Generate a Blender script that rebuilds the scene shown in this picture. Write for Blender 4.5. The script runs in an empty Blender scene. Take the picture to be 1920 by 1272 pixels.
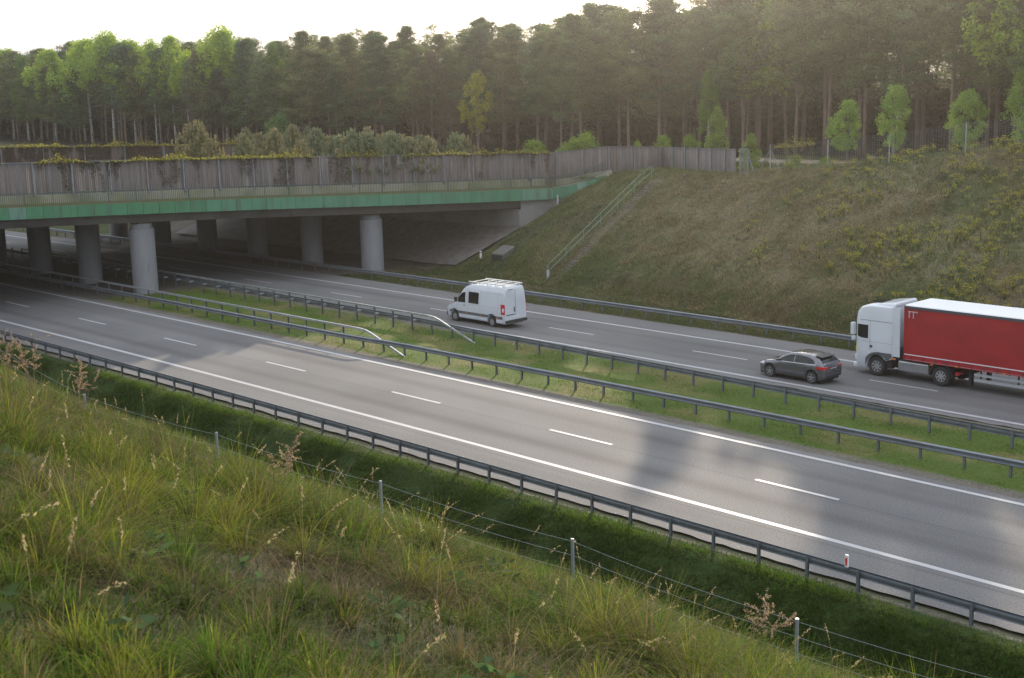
import bpy, math, random
import numpy as np
from mathutils import Matrix, Vector

# ------------------------------------------------------------------ camera
R = math.radians
CAM_H, PITCH, ROLL, YAW = 17.35, R(11.579), R(-1.554), R(47.551)
scene = bpy.context.scene
COL = scene.collection
cam_data = bpy.data.cameras.new("camera")
cam_data.sensor_width = 36.0
cam_data.lens = 2629.24 / 1920 * 36.0
cam_data.clip_start, cam_data.clip_end = 0.3, 6000
cam_data.dof.use_dof = True
cam_data.dof.focus_distance = 75.0
cam_data.dof.aperture_fstop = 6.3
cam = bpy.data.objects.new("camera", cam_data)
COL.objects.link(cam)
fw = Vector((-math.sin(YAW) * math.cos(PITCH), math.cos(YAW) * math.cos(PITCH), -math.sin(PITCH)))
rt = Vector((math.cos(YAW), math.sin(YAW), 0))
up = rt.cross(fw)
r2 = rt * math.cos(ROLL) + up * math.sin(ROLL)
u2 = up * math.cos(ROLL) - rt * math.sin(ROLL)
M = Matrix((r2, u2, -fw)).transposed().to_4x4()
M.translation = Vector((0, 0, CAM_H))
cam.matrix_world = M
scene.camera = cam

# ------------------------------------------------------------------ light
SUN_EL, SUN_AZ = R(16.4), R(-36.0)          # azimuth from +Y towards +X
world = bpy.data.worlds.new("World"); scene.world = world
world.use_nodes = True
wn, wl = world.node_tree.nodes, world.node_tree.links
bg = wn["Background"]
sky = wn.new("ShaderNodeTexSky"); sky.sky_type = 'NISHITA'; sky.sun_disc = False
sky.sun_elevation = SUN_EL; sky.sun_rotation = SUN_AZ
sky.air_density = 1.0; sky.dust_density = 1.5; sky.ozone_density = 1.0
# thin white cloud veil over the sky
tc = wn.new("ShaderNodeTexCoord"); mp = wn.new("ShaderNodeMapping"); mp.inputs['Scale'].default_value = (1.0, 1.0, 7.0)
nz = wn.new("ShaderNodeTexNoise"); nz.inputs['Scale'].default_value = 2.6; nz.inputs['Detail'].default_value = 6
cr = wn.new("ShaderNodeValToRGB"); cr.color_ramp.elements[0].position = 0.40; cr.color_ramp.elements[0].color = (0.0, 0.0, 0.0, 1)
cr.color_ramp.elements[1].position = 0.60; cr.color_ramp.elements[1].color = (1, 1, 1, 1)
cm = wn.new("ShaderNodeMixRGB"); cm.inputs['Color1'].default_value = (3.3, 3.8, 4.6, 1); cm.inputs['Color2'].default_value = (7.4, 7.6, 8.0, 1)
mx = wn.new("ShaderNodeMixRGB"); mx.inputs['Fac'].default_value = 0.88
wl.new(tc.outputs['Generated'], mp.inputs['Vector']); wl.new(mp.outputs['Vector'], nz.inputs['Vector'])
wl.new(nz.outputs['Fac'], cr.inputs['Fac']); wl.new(cr.outputs['Color'], cm.inputs['Fac']); wl.new(cm.outputs['Color'], mx.inputs['Color2'])
wl.new(sky.outputs['Color'], mx.inputs['Color1']); wl.new(mx.outputs['Color'], bg.inputs['Color'])
bg.inputs['Strength'].default_value = 0.12
sd = bpy.data.lights.new("sun", 'SUN'); sd.energy = 2.8; sd.angle = R(0.6); sd.color = (1.0, 0.84, 0.64)
sun = bpy.data.objects.new("sun", sd); COL.objects.link(sun)
sdir = Vector((math.sin(SUN_AZ) * math.cos(SUN_EL), math.cos(SUN_AZ) * math.cos(SUN_EL), math.sin(SUN_EL)))
sun.rotation_euler = sdir.to_track_quat('Z', 'Y').to_euler()
scene.view_settings.view_transform = 'Standard'; scene.view_settings.look = 'None'
scene.view_settings.exposure = 1.12; scene.view_settings.gamma = 1.0
scene.cycles.max_bounces = 6; scene.cycles.transparent_max_bounces = 12
scene.cycles.diffuse_bounces = 3; scene.cycles.volume_bounces = 0

random.seed(7); rng = np.random.default_rng(7)

# ------------------------------------------------------------------ frame of the road: X along, L across
K, GR, CF = -0.000188, 0.01055, 0.0318
Y1, Y2, Y3, Y4 = 40.24, 47.61, 58.07, 65.44
MID = (Y2 + Y3) / 2
def bend(X): return K * (X + 60) ** 2 if np.isscalar(X) else K * (X + 60) ** 2
def W(X, L, z): return (X, L + K * (X + 60) ** 2, z)
#TERRAIN
def road_z(X, L):
    L = np.clip(L, 36.0, 70.0)
    return -CF * np.maximum(np.abs(L - 52.84) - 5.23, 0) + 0.01055 * (X + 60)
def vhash(ix, iy, s):
    h = (ix.astype(np.int64) * 374761393 + iy.astype(np.int64) * 668265263 + s * 1274126177) & 0x7fffffff
    h = ((h ^ (h >> 13)) * 1103515245 + 12345) & 0x7fffffff
    h = ((h ^ (h >> 15)) * 69069 + 1) & 0x7fffffff
    return (h & 0xffff) / 65535.0
def vnoise(x, y, s=0):
    x = np.asarray(x, float); y = np.asarray(y, float)
    ix, iy = np.floor(x), np.floor(y); fx, fy = x - ix, y - iy
    fx = fx * fx * (3 - 2 * fx); fy = fy * fy * (3 - 2 * fy)
    a, b = vhash(ix, iy, s), vhash(ix + 1, iy, s); c, d = vhash(ix, iy + 1, s), vhash(ix + 1, iy + 1, s)
    return (a * (1 - fx) + b * fx) * (1 - fy) + (c * (1 - fx) + d * fx) * fy
def fbm(x, y, s=0, o=4):
    t, a, n = 0, 0.5, 0
    for k in range(o):
        t = t + a * vnoise(x * 2 ** k, y * 2 ** k, s + k); n += a; a *= 0.5
    return t / n
def smooth(a, b, x):
    t = np.clip((x - a) / (b - a), 0, 1); return t * t * (3 - 2 * t)
def toe(X): return np.interp(X, [-95, -85, -45, 0], [78.0, 77.3, 71.6, 71.0])
def terrain(X, L, rough=True):
    X = np.asarray(X, float); L = np.asarray(L, float)
    g = 0.01055 * (np.clip(X, -260, 60) + 60)
    near = np.interp(L, [-60, -8, 0, 4, 9, 13.7, 33, 34.4, 36.1, 36.9], [17.6, 16.3, 15.72, 14.25, 12.05, 9.68, -1.5, -1.62, -0.42, -0.36])
    near = near + g * np.clip((L - 10) / 20, 0, 1)
    rd = road_z(X, L)
    T = toe(X); Zt = np.interp(X, [-95, -85, -45, 0], [-0.75, -0.62, -0.55, -0.5]) + g
    m = np.interp(X, [-143.5, -142.5, -91, -84.5], [0.62, 0.38, 0.40, 0.655])
    zc = np.interp(X, [-300, -150, -92, -84.5, -69, -60, -50, -46, -25, 20], [4.6, 5.9, 6.1, 6.6, 7.45, 8.5, 9.95, 10.5, 11.6, 12.2])
    slope = Zt + m * (L - T)
    Lc = T + (zc - Zt) / m
    cliff = (X < -84.4)
    s2 = np.where(cliff & (X > -143), np.where(L > 88.9, zc, slope), slope)
    zb = np.interp(X, [-300, -100, -20], [4.8, 6.6, 7.6])
    plat = zc + (zb - zc) * smooth(0, 14, L - np.minimum(Lc, 92))
    # soft shoulder at the crest
    h = 0.5; dd = s2 - plat
    far = np.minimum(s2, plat) - 0.25 * np.exp(-np.abs(dd) / 0.6)
    far = np.where(L > T, far, 0)
    verge = road_z(X, L) + (Zt - road_z(X, L)) * smooth(0, 1, (L - 68.3) / np.maximum(T - 68.3, .5))
    z = np.where(L < 36.9, near, np.where(L < 68.3, rd, np.where(L < T, verge, far)))
    # flat median slightly dished, ground kept under the asphalt
    on = ((L > 37.1) & (L < 48.3)) | ((L > 57.2) & (L < 68.3))
    z = z - np.where(on, 0.10, 0.0)
    z = z - 0.10 * np.exp(-((L - 52.8) / 2.6) ** 2)
    z = z + np.where(L > 140, (L - 140) * 0.0, 0)
    if rough:
        w = np.where(L < 36.0, 1.0, np.where(L > 70, 1.0, 0.0))
        amp = np.where(L < 34, 0.18, np.where(L < 37, 0.14, 0.24))
        z = z + w * amp * (fbm(X * 0.9, L * 0.9, 3, 4) - 0.5) * 2
        z = z + np.where((L > 72) & (L < 95), 0.16, np.where((L < 12) & (L > 0), 0.10, 0)) * (fbm(X * 1.25 + 4, L * 1.25, 17, 2) - 0.5) * 2
        z = z + np.where((L > 48.9) & (L < 57.0), 0.05, 0) * (fbm(X * 1.5, L * 1.5, 9, 3) - 0.5) * 2
    return z
#ENDTERRAIN

# ------------------------------------------------------------------ materials
MATS = {}
def mat(name, color, rough=0.7, metal=0.0, objvar=0.0, noise=None, bump=0.0, bscale=30.0, spec=0.5, coat=0.0, attr=False, trans=0.0, stretch=None, noise2=None, emit=None):
    if name in MATS: return MATS[name]
    m = bpy.data.materials.new(name); m.use_nodes = True
    n, l = m.node_tree.nodes, m.node_tree.links
    b = n["Principled BSDF"]; out = n["Material Output"]
    b.inputs['Roughness'].default_value = rough; b.inputs['Metallic'].default_value = metal
    b.inputs['Specular IOR Level'].default_value = spec
    if coat: b.inputs['Coat Weight'].default_value = coat; b.inputs['Coat Roughness'].default_value = 0.05
    src = None
    rgb = n.new("ShaderNodeRGB"); rgb.outputs[0].default_value = (*color, 1); src = rgb.outputs[0]
    t = n.new("ShaderNodeTexCoord"); mpp = n.new("ShaderNodeMapping")
    l.new(t.outputs['Object'], mpp.inputs['Vector'])
    if stretch: mpp.inputs['Scale'].default_value = stretch
    for k, nn in enumerate((noise, noise2)):
        if not nn: continue
        sc, c2, lo, hi = nn
        z = n.new("ShaderNodeTexNoise"); z.inputs['Scale'].default_value = sc; z.inputs['Detail'].default_value = 5
        l.new(mpp.outputs['Vector'], z.inputs['Vector'])
        mr = n.new("ShaderNodeMapRange"); mr.inputs['From Min'].default_value = lo; mr.inputs['From Max'].default_value = hi
        l.new(z.outputs['Fac'], mr.inputs['Value'])
        mi = n.new("ShaderNodeMixRGB"); mi.inputs['Color2'].default_value = (*c2, 1)
        l.new(mr.outputs['Result'], mi.inputs['Fac']); l.new(src, mi.inputs['Color1']); src = mi.outputs['Color']
    if attr:
        a = n.new("ShaderNodeAttribute"); a.attribute_name = 'col'
        mu = n.new("ShaderNodeMixRGB"); mu.blend_type = 'MULTIPLY'; mu.inputs['Fac'].default_value = 1
        l.new(src, mu.inputs['Color1']); l.new(a.outputs['Color'], mu.inputs['Color2']); src = mu.outputs['Color']
    if objvar:
        oi = n.new("ShaderNodeObjectInfo"); rp = n.new("ShaderNodeValToRGB"); e = rp.color_ramp.elements
        e[0].position = 0; e[0].color = (1 - objvar, 1 - objvar * .8, 1 - objvar * .6, 1); e[1].position = 1; e[1].color = (1 + objvar * .6, 1 + objvar * .5, 1 + objvar * .2, 1)
        for p_, c_ in ((.35, (1 - objvar * .5, 1.0, 1 - objvar * .2, 1)), (.65, (1 + objvar * .5, 1, 1 - objvar * .3, 1))): q_ = e.new(p_); q_.color = c_
        l.new(oi.outputs['Random'], rp.inputs['Fac']); mu2 = n.new("ShaderNodeMixRGB"); mu2.blend_type = 'MULTIPLY'; mu2.inputs['Fac'].default_value = 1
        l.new(src, mu2.inputs['Color1']); l.new(rp.outputs['Color'], mu2.inputs['Color2']); src = mu2.outputs['Color']
    l.new(src, b.inputs['Base Color'])
    if bump:
        z = n.new("ShaderNodeTexNoise"); z.inputs['Scale'].default_value = bscale; z.inputs['Detail'].default_value = 4
        l.new(mpp.outputs['Vector'], z.inputs['Vector'])
        bp = n.new("ShaderNodeBump"); bp.inputs['Strength'].default_value = bump; bp.inputs['Distance'].default_value = 0.05
        l.new(z.outputs['Fac'], bp.inputs['Height']); l.new(bp.outputs['Normal'], b.inputs['Normal'])
    if trans:
        tr = n.new("ShaderNodeBsdfTranslucent"); l.new(src, tr.inputs['Color'])
        ms = n.new("ShaderNodeMixShader"); ms.inputs['Fac'].default_value = trans
        l.new(b.outputs[0], ms.inputs[1]); l.new(tr.outputs[0], ms.inputs[2]); l.new(ms.outputs[0], out.inputs['Surface'])
    MATS[name] = m; return m

# ------------------------------------------------------------------ object helpers
def tagp(o, label=None, cat=None, group=None, kind=None):
    if label: o['label'] = label
    if cat: o['category'] = cat
    if group: o['group'] = group
    if kind: o['kind'] = kind
    return o
def empty(name, loc, label, cat, group=None, rz=0.0):
    o = bpy.data.objects.new(name, None); COL.objects.link(o); o.empty_display_size = 0.3
    o.location = loc; o.rotation_euler = (0, 0, rz); o.parent = None
    return tagp(o, label, cat, group)
def copy_tree(o, parent=None):
    c = o.copy(); COL.objects.link(c)
    if parent is not None: c.parent = parent
    for ch in list(o.children): copy_tree(ch, c)
    return c
def link_mesh(me, name, parent=None):
    o = bpy.data.objects.new(name, me); COL.objects.link(o)
    if parent is not None: o.parent = parent
    return o
def np_mesh(name, V, F, m, parent=None, col=None, smooth_=False, uv=None):
    """V (n,3), F (m,k) constant k"""
    me = bpy.data.meshes.new(name); V = np.asarray(V, np.float32); F = np.asarray(F, np.int32)
    k = F.shape[1]
    me.vertices.add(len(V)); me.vertices.foreach_set('co', V.ravel())
    me.loops.add(F.size); me.loops.foreach_set('vertex_index', F.ravel())
    me.polygons.add(len(F)); me.polygons.foreach_set('loop_start', np.arange(0, F.size, k, dtype=np.int32))
    me.polygons.foreach_set('loop_total', np.full(len(F), k, np.int32))
    if smooth_: me.polygons.foreach_set('use_smooth', np.ones(len(F), bool))
    me.update(calc_edges=True)
    if col is not None:
        a = me.attributes.new('col', 'FLOAT_COLOR', 'POINT')
        c = np.ones((len(V), 4), np.float32); c[:, :3] = col
        a.data.foreach_set('color', c.ravel())
    if uv is not None:
        u = me.uv_layers.new(name='UVMap'); u.data.foreach_set('uv', np.asarray(uv, np.float32)[F.ravel()].ravel())
    me.materials.append(m)
    if parent == 'mesh': return me
    return link_mesh(me, name, parent)

class MB:
    def __init__(s): s.v = []; s.f = []
    def add(s, vs, fs):
        b = len(s.v); s.v += [tuple(v) for v in vs]; s.f += [tuple(i + b for i in f) for f in fs]; return s
    def box(s, x0, x1, y0, y1, z0, z1):
        return s.add([(x0, y0, z0), (x1, y0, z0), (x1, y1, z0), (x0, y1, z0), (x0, y0, z1), (x1, y0, z1), (x1, y1, z1), (x0, y1, z1)],
                     [(0, 3, 2, 1), (4, 5, 6, 7), (0, 1, 5, 4), (1, 2, 6, 5), (2, 3, 7, 6), (3, 0, 4, 7)])
    def bar(s, a, b, w, h=None, upv=(0, 0, 1)):
        """rectangular bar from a to b"""
        a, b = Vector(a), Vector(b); d = (b - a).normalized(); u = Vector(upv)
        if abs(d.dot(u)) > 0.98: u = Vector((1, 0, 0))
        sx = d.cross(u).normalized() * (w / 2); sz = sx.cross(d).normalized() * ((h or w) / 2)
        vs = [p + q for p in (a, b) for q in (-sx - sz, sx - sz, sx + sz, -sx + sz)]
        return s.add(vs, [(3, 2, 1, 0), (4, 5, 6, 7), (0, 1, 5, 4), (1, 2, 6, 5), (2, 3, 7, 6), (3, 0, 4, 7)])
    def tube(s, pts, r, n=8, cap=True):
        pts = [Vector(p) for p in pts]; rr = r if isinstance(r, (list, tuple)) else [r] * len(pts); vs = []
        for i, p in enumerate(pts):
            d = (pts[min(i + 1, len(pts) - 1)] - pts[max(i - 1, 0)]).normalized()
            u = Vector((0, 0, 1)) if abs(d.z) < 0.9 else Vector((1, 0, 0))
            a = d.cross(u).normalized(); b = d.cross(a)
            for k in range(n):
                t = 2 * math.pi * k / n; vs.append(p + (a * math.cos(t) + b * math.sin(t)) * rr[i])
        fs = [(i * n + k, i * n + (k + 1) % n, (i + 1) * n + (k + 1) % n, (i + 1) * n + k) for i in range(len(pts) - 1) for k in range(n)]
        if cap: fs += [tuple(range(n))[::-1], tuple((len(pts) - 1) * n + k for k in range(n))]
        return s.add(vs, fs)
    def cyl(s, c, r, z0, z1, n=24, r2=None):
        r2 = r if r2 is None else r2
        vs = [(c[0] + q * math.cos(2 * math.pi * k / n), c[1] + q * math.sin(2 * math.pi * k / n), z) for q, z in ((r, z0), (r2, z1)) for k in range(n)]
        return s.add(vs, [(k, (k + 1) % n, n + (k + 1) % n, n + k) for k in range(n)] + [tuple(range(n))[::-1], tuple(range(n, 2 * n))])
    def ycyl(s, c, r, y0, y1, n=24, r2=None):
        r2 = r if r2 is None else r2
        vs = [(c[0] + q * math.cos(2 * math.pi * k / n), y, c[1] + q * math.sin(2 * math.pi * k / n)) for q, y in ((r, y0), (r2, y1)) for k in range(n)]
        return s.add(vs, [(k, (k + 1) % n, n + (k + 1) % n, n + k)[::-1] for k in range(n)] + [tuple(range(n)), tuple(range(n, 2 * n))[::-1]])
    def loft(s, rings, closed=True, caps=True):
        n = len(rings[0]); vs = [p for r in rings for p in r]
        e = n if closed else n - 1
        fs = [(i * n + k, i * n + (k + 1) % n, (i + 1) * n + (k + 1) % n, (i + 1) * n + k) for i in range(len(rings) - 1) for k in range(e)]
        if caps and closed: fs += [tuple(range(n))[::-1], tuple((len(rings) - 1) * n + k for k in range(n))]
        return s.add(vs, fs)
    def prism(s, poly, z0, z1):
        n = len(poly); vs = [(*p, z0) for p in poly] + [(*p, z1) for p in poly]
        return s.add(vs, [(k, (k + 1) % n, n + (k + 1) % n, n + k) for k in range(n)] + [tuple(range(n))[::-1], tuple(range(n, 2 * n))])
    def build(s, name, m, parent=None, smooth_=False, offset=None, bevel=0.0, auto=None):
        v = s.v
        if offset is not None: v = [(a - offset[0], b - offset[1], c - offset[2]) for a, b, c in v]
        me = bpy.data.meshes.new(name); me.from_pydata(v, [], s.f); me.update()
        bm_fix(me)
        me.materials.append(m)
        if smooth_:
            me.polygons.foreach_set('use_smooth', [True] * len(me.polygons))
            if auto:
                me.set_sharp_from_angle(angle=R(auto))
        o = link_mesh(me, name, parent)
        if bevel:
            bv = o.modifiers.new('bevel', 'BEVEL'); bv.width = bevel; bv.segments = 2; bv.limit_method = 'ANGLE'; bv.angle_limit = R(40)
        return o
import bmesh
def bm_fix(me):
    b = bmesh.new(); b.from_mesh(me); bmesh.ops.recalc_face_normals(b, faces=b.faces); b.to_mesh(me); b.free()
def sweep(mb, pts, sect, side=None):
    """sect: closed list of (across, up) swept along road-frame points (X, L, z)"""
    P = [Vector(W(*p)) for p in pts]; rings = []
    for i, p in enumerate(P):
        d = (P[min(i + 1, len(P) - 1)] - P[max(i - 1, 0)]); d.z = 0; d.normalize()
        nrm = Vector((-d.y, d.x, 0))
        rings.append([p + nrm * a + Vector((0, 0, b)) for a, b in sect])
    return mb.loft(rings)

# ------------------------------------------------------------------ ground sheet
def spaced(a, b, s): return list(np.arange(a, b, s))
xs = np.array(spaced(-2400, -700, 170) + spaced(-700, -300, 20) + spaced(-300, -150, 2.5) + spaced(-150, -92, 0.8) + spaced(-92, -4, 0.45) + spaced(-4, 30, 2.0) + spaced(30, 900, 90))
ls = np.array(spaced(-900, -60, 120) + spaced(-60, -2, 4) + spaced(-2, 34, 0.45) + spaced(34, 37.2, 0.2) + spaced(37.2, 70, 0.4) + spaced(70, 96, 0.4) + spaced(96, 140, 1.6) + spaced(140, 400, 16) + spaced(400, 3200, 280))
# keep exact knots at the asphalt edges
GX, GL = np.meshgrid(xs, ls, indexing='ij')
GZ = terrain(GX, GL)
bendX = np.clip(GX, -600, 200)
V = np.stack([GX, GL + K * (bendX + 60) ** 2, GZ], -1).reshape(-1, 3)
nx, nl = len(xs), len(ls)
ii = (np.arange(nx - 1)[:, None] * nl + np.arange(nl - 1)[None, :]).ravel()
F = np.stack([ii, ii + nl, ii + nl + 1, ii + 1], 1)
# colour of the soil and sward (linear base colours), zone by zone
def mixc(a, b, t): return a * (1 - t[..., None]) + np.array(b) * t[..., None]
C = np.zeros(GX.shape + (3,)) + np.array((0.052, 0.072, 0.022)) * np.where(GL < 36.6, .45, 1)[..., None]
n1 = fbm(GX * 0.25, GL * 0.25, 21, 4); n2 = fbm(GX * 1.1, GL * 1.1, 31, 3)
C = mixc(C, (0.115, 0.085, 0.055), smooth(0.42, 0.66, n1 * 0.6 + n2 * 0.4) * np.where(GL < 33, .25, .75))
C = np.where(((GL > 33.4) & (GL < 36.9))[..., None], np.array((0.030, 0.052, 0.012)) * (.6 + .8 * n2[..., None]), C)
bank = smooth(1.5, 4.5, GL - toe(GX)) * (GL < 95)
brown = smooth(0.34, 0.56, fbm(GX * 0.13 + 5, GL * 0.2, 41, 4)) * smooth(-82, -70, GX)
C = mixc(C, (0.195, 0.172, 0.110), bank * (0.30 + 0.55 * brown))
med = (GL > 48.9) & (GL < 57.1)
C = np.where(med[..., None], mixc(np.zeros_like(C) + np.array((0.080, 0.125, 0.022)), (0.17, 0.150, 0.060), smooth(0.45, 0.7, fbm(GX * 0.4, GL * 0.7, 51, 4)) * 0.8), C)
# gravel shoulders along the asphalt, trodden soil under the bridge
edge = (GL > 48.0) & (GL < 48.9 + 0.5 * (n2 - 0.3)) | (GL > 56.9 - 0.4 * n2) & (GL < 57.4) | (GL > 36.85) & (GL < 37.5)
C = np.where(edge[..., None], np.array((0.15, 0.135, 0.115)) * (0.8 + 0.4 * n2[..., None]), C)
eX = -98.5 + 0.238 * (GL - 53)
under = smooth(0.5, -2.0, GX - eX - 2.0 * (n1 - 0.5)) * smooth(-150, -144, GX) * (GL > 34) 
C = mixc(C, (0.13, 0.115, 0.10), under)
path = smooth(3.2, 1.6, np.abs(GL - 105 + 0.06 * (GX + 70)) + 1.2 * (n2 - 0.5)) * (GX > -84) * (GX < -30)
C = mixc(C, (0.30, 0.25, 0.20), path)
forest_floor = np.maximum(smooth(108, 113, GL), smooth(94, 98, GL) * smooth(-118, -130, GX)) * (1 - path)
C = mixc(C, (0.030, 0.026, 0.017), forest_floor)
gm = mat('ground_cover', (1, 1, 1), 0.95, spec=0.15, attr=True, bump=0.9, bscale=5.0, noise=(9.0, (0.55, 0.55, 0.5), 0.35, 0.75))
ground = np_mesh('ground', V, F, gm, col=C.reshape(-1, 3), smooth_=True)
tagp(ground, kind='structure')

# ------------------------------------------------------------------ asphalt
def asphalt_mat():
    m = bpy.data.materials.new('asphalt'); m.use_nodes = True; n, l = m.node_tree.nodes, m.node_tree.links
    b = n["Principled BSDF"]; b.inputs['Roughness'].default_value = 0.82; b.inputs['Specular IOR Level'].default_value = 0.16
    uv = n.new("ShaderNodeUVMap")
    def noise(scale, sx, sy, det=4):
        mp_ = n.new("ShaderNodeMapping"); mp_.inputs['Scale'].default_value = (sx, sy, 1)
        l.new(uv.outputs[0], mp_.inputs['Vector']); z = n.new("ShaderNodeTexNoise"); z.inputs['Scale'].default_value = scale
        z.inputs['Detail'].default_value = det; l.new(mp_.outputs[0], z.inputs['Vector']); return z.outputs['Fac']
    def ramp(src, a, ca, bb, cb):
        r = n.new("ShaderNodeValToRGB"); e = r.color_ramp.elements; e[0].position = a; e[0].color = (*ca, 1); e[1].position = bb; e[1].color = (*cb, 1)
        l.new(src, r.inputs['Fac']); return r.outputs['Color']
    base = ramp(noise(1.0, 0.03, 0.55, 5), 0.30, (0.128, 0.126, 0.127), 0.72, (0.175, 0.172, 0.171))
    grain = ramp(noise(14.0, 1, 1, 3), 0.30, (0.72, 0.72, 0.72), 0.70, (1.22, 1.22, 1.22))
    patch = ramp(noise(0.16, 1, 1.4, 3), 0.35, (0.88, 0.88, 0.89), 0.70, (1.08, 1.08, 1.06))
    # wheel tracks and the oily stripe between them: darker bands along each lane
    sp = n.new("ShaderNodeSeparateXYZ"); l.new(uv.outputs[0], sp.inputs[0])
    cur = None
    for c0, wd, am in ((Y1 + 1.84, 0.45, 0.24), (Y1 + 5.5, 0.42, 0.16), (Y3 + 1.84, 0.42, 0.16), (Y3 + 5.5, 0.45, 0.22), (Y1 - 1.4, 0.5, 0.06), (Y1 + 3.50, 0.05, 0.22), (Y3 + 3.90, 0.05, 0.20), (Y1 - 0.45, 0.05, 0.25), (Y4 + 0.45, 0.05, 0.25)):
        s_ = n.new("ShaderNodeMath"); s_.operation = 'SUBTRACT'; l.new(sp.outputs['Y'], s_.inputs[0]); s_.inputs[1].default_value = c0
        a_ = n.new("ShaderNodeMath"); a_.operation = 'ABSOLUTE'; l.new(s_.outputs[0], a_.inputs[0])
        r_ = n.new("ShaderNodeMapRange"); r_.interpolation_type = 'SMOOTHSTEP'; l.new(a_.outputs[0], r_.inputs['Value'])
        r_.inputs['From Min'].default_value = 0; r_.inputs['From Max'].default_value = wd * 1.6; r_.inputs['To Min'].default_value = 1 - am; r_.inputs['To Max'].default_value = 1
        if cur is None: cur = r_.outputs[0]
        else:
            mm = n.new("ShaderNodeMath"); mm.operation = 'MULTIPLY'; l.new(cur, mm.inputs[0]); l.new(r_.outputs[0], mm.inputs[1]); cur = mm.outputs[0]
    out = base
    for o_ in (grain, patch, cur):
        mu = n.new("ShaderNodeMixRGB"); mu.blend_type = 'MULTIPLY'; mu.inputs['Fac'].default_value = 1
        l.new(out, mu.inputs['Color1']); l.new(o_, mu.inputs['Color2']); out = mu.outputs['Color']
    l.new(out, b.inputs['Base Color'])
    bp = n.new("ShaderNodeBump"); bp.inputs['Strength'].default_value = 0.35; bp.inputs['Distance'].default_value = 0.01
    l.new(noise(40.0, 1, 1, 2), bp.inputs['Height']); l.new(bp.outputs[0], b.inputs['Normal'])
    return m
am = asphalt_mat()
rx = np.concatenate([np.arange(-600, -200, 20), np.arange(-200, 121, 4.0)])
def strip(name, lats, zoff, m, x=rx, wob=0.0):
    X, L = np.meshgrid(x, np.array(lats), indexing='ij'); Z = road_z(X, L) + zoff
    if wob:
        j = fbm(X * 1.7, L * 0, 77, 3) - 0.5
        L = L.copy(); L[:, 0] -= wob * j[:, 0]; L[:, -1] += wob * j[:, -1]
    V = np.stack([X, L + K * (X + 60) ** 2, Z], -1).reshape(-1, 3); n_ = len(lats)
    i = (np.arange(len(x) - 1)[:, None] * n_ + np.arange(n_ - 1)[None, :]).ravel()
    o = np_mesh(name, V, np.stack([i, i + n_, i + n_ + 1, i + 1], 1), m, uv=np.stack([X, L], -1).reshape(-1, 2))
    return tagp(o, kind='structure')
rxf = np.concatenate([np.arange(-600, -130, 20), np.arange(-130, 20, 0.5), np.arange(20, 121, 4.0)])
strip('road_near', [37.45, 39, 41, 43, 45, 47, 48.25], 0.0, am, rxf, 0.22)
strip('road_far', [57.35, 59, 61, 63, 65, 67, 68.2], 0.0, am, rxf, 0.22)
pm = mat('road_paint', (0.38, 0.38, 0.39), 0.6, noise=(1.6, (0.34, 0.34, 0.335), 0.45, 0.8), noise2=(22, (0.36, 0.35, 0.33), 0.62, 0.72))
for nm, c, w_ in (('edge_line', Y1, 0.24), ('edge_line', Y2, 0.24), ('edge_line', Y3, 0.26), ('edge_line', Y4, 0.26)):
    strip(nm, [c - w_ / 2, c + w_ / 2], 0.006, pm)
def dashes(name, L, x0, n0, n1):
    mb = MB()
    for k in range(n0, n1):
        a = x0 + 12 * k; w_ = 0.085
        vs = [W(X, l, road_z(X, l) + 0.006) for X in (a, a + 2, a + 4) for l in (L - w_, L + w_)]
        mb.add(vs, [(0, 2, 3, 1), (2, 4, 5, 3)])
    tagp(mb.build(name, pm), kind='structure')
dashes('lane_line', Y1 + 3.684, -105.53, -20, 12)
dashes('lane_line', Y3 + 3.684, -111.92, -20, 12)

# ------------------------------------------------------------------ bridge
conc = mat('concrete', (0.23, 0.225, 0.22), 0.85, noise=(0.5, (0.16, 0.155, 0.15), 0.40, 0.70), noise2=(6, (0.26, 0.255, 0.245), 0.5, 0.8), bump=0.2, bscale=12)
concd = mat('weathered_concrete', (0.125, 0.118, 0.112), 0.9, noise=(0.35, (0.075, 0.07, 0.066), 0.42, 0.68), noise2=(1.4, (0.06, 0.065, 0.05), 0.60, 0.78), bump=0.2, bscale=9)
pierm = mat('pier_concrete', (0.235, 0.24, 0.255), 0.8, noise=(0.8, (0.20, 0.205, 0.215), 0.40, 0.72), noise2=(3, (0.15, 0.148, 0.145), 0.60, 0.8), stretch=(1.5, 1.5, 0.35), bump=0.15, bscale=8)
def edge_x(L): return -98.5 + 0.238 * (L - 53)
def deck_top(L): return float(np.interp(L, [0, 12, 42, 51.5, 61, 68, 75.8, 83.9, 88.1, 100], [8.5, 8.1, 7.10, 6.77, 6.39, 6.07, 5.73, 5.40, 5.28, 5.1]))
def fascia_h(L): return float(np.interp(L, [12, 51, 61, 75, 88], [0.88, 0.88, 0.90, 0.97, 1.0]))
br = empty('wildlife_bridge', W(-121, 53, 0), 'low concrete bridge with green edge panels crossing the motorway on two rows of round piers', 'bridge')
BO = Vector(br.location)
def BP(X, L, z): return tuple(Vector(W(X, L, z)) - BO)
LS = [10, 20, 30, 38, 44, 50, 56, 62, 68, 74, 80, 85, 88.1]
mb = MB()                                                            # deck slab and beams
rings = []
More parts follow.
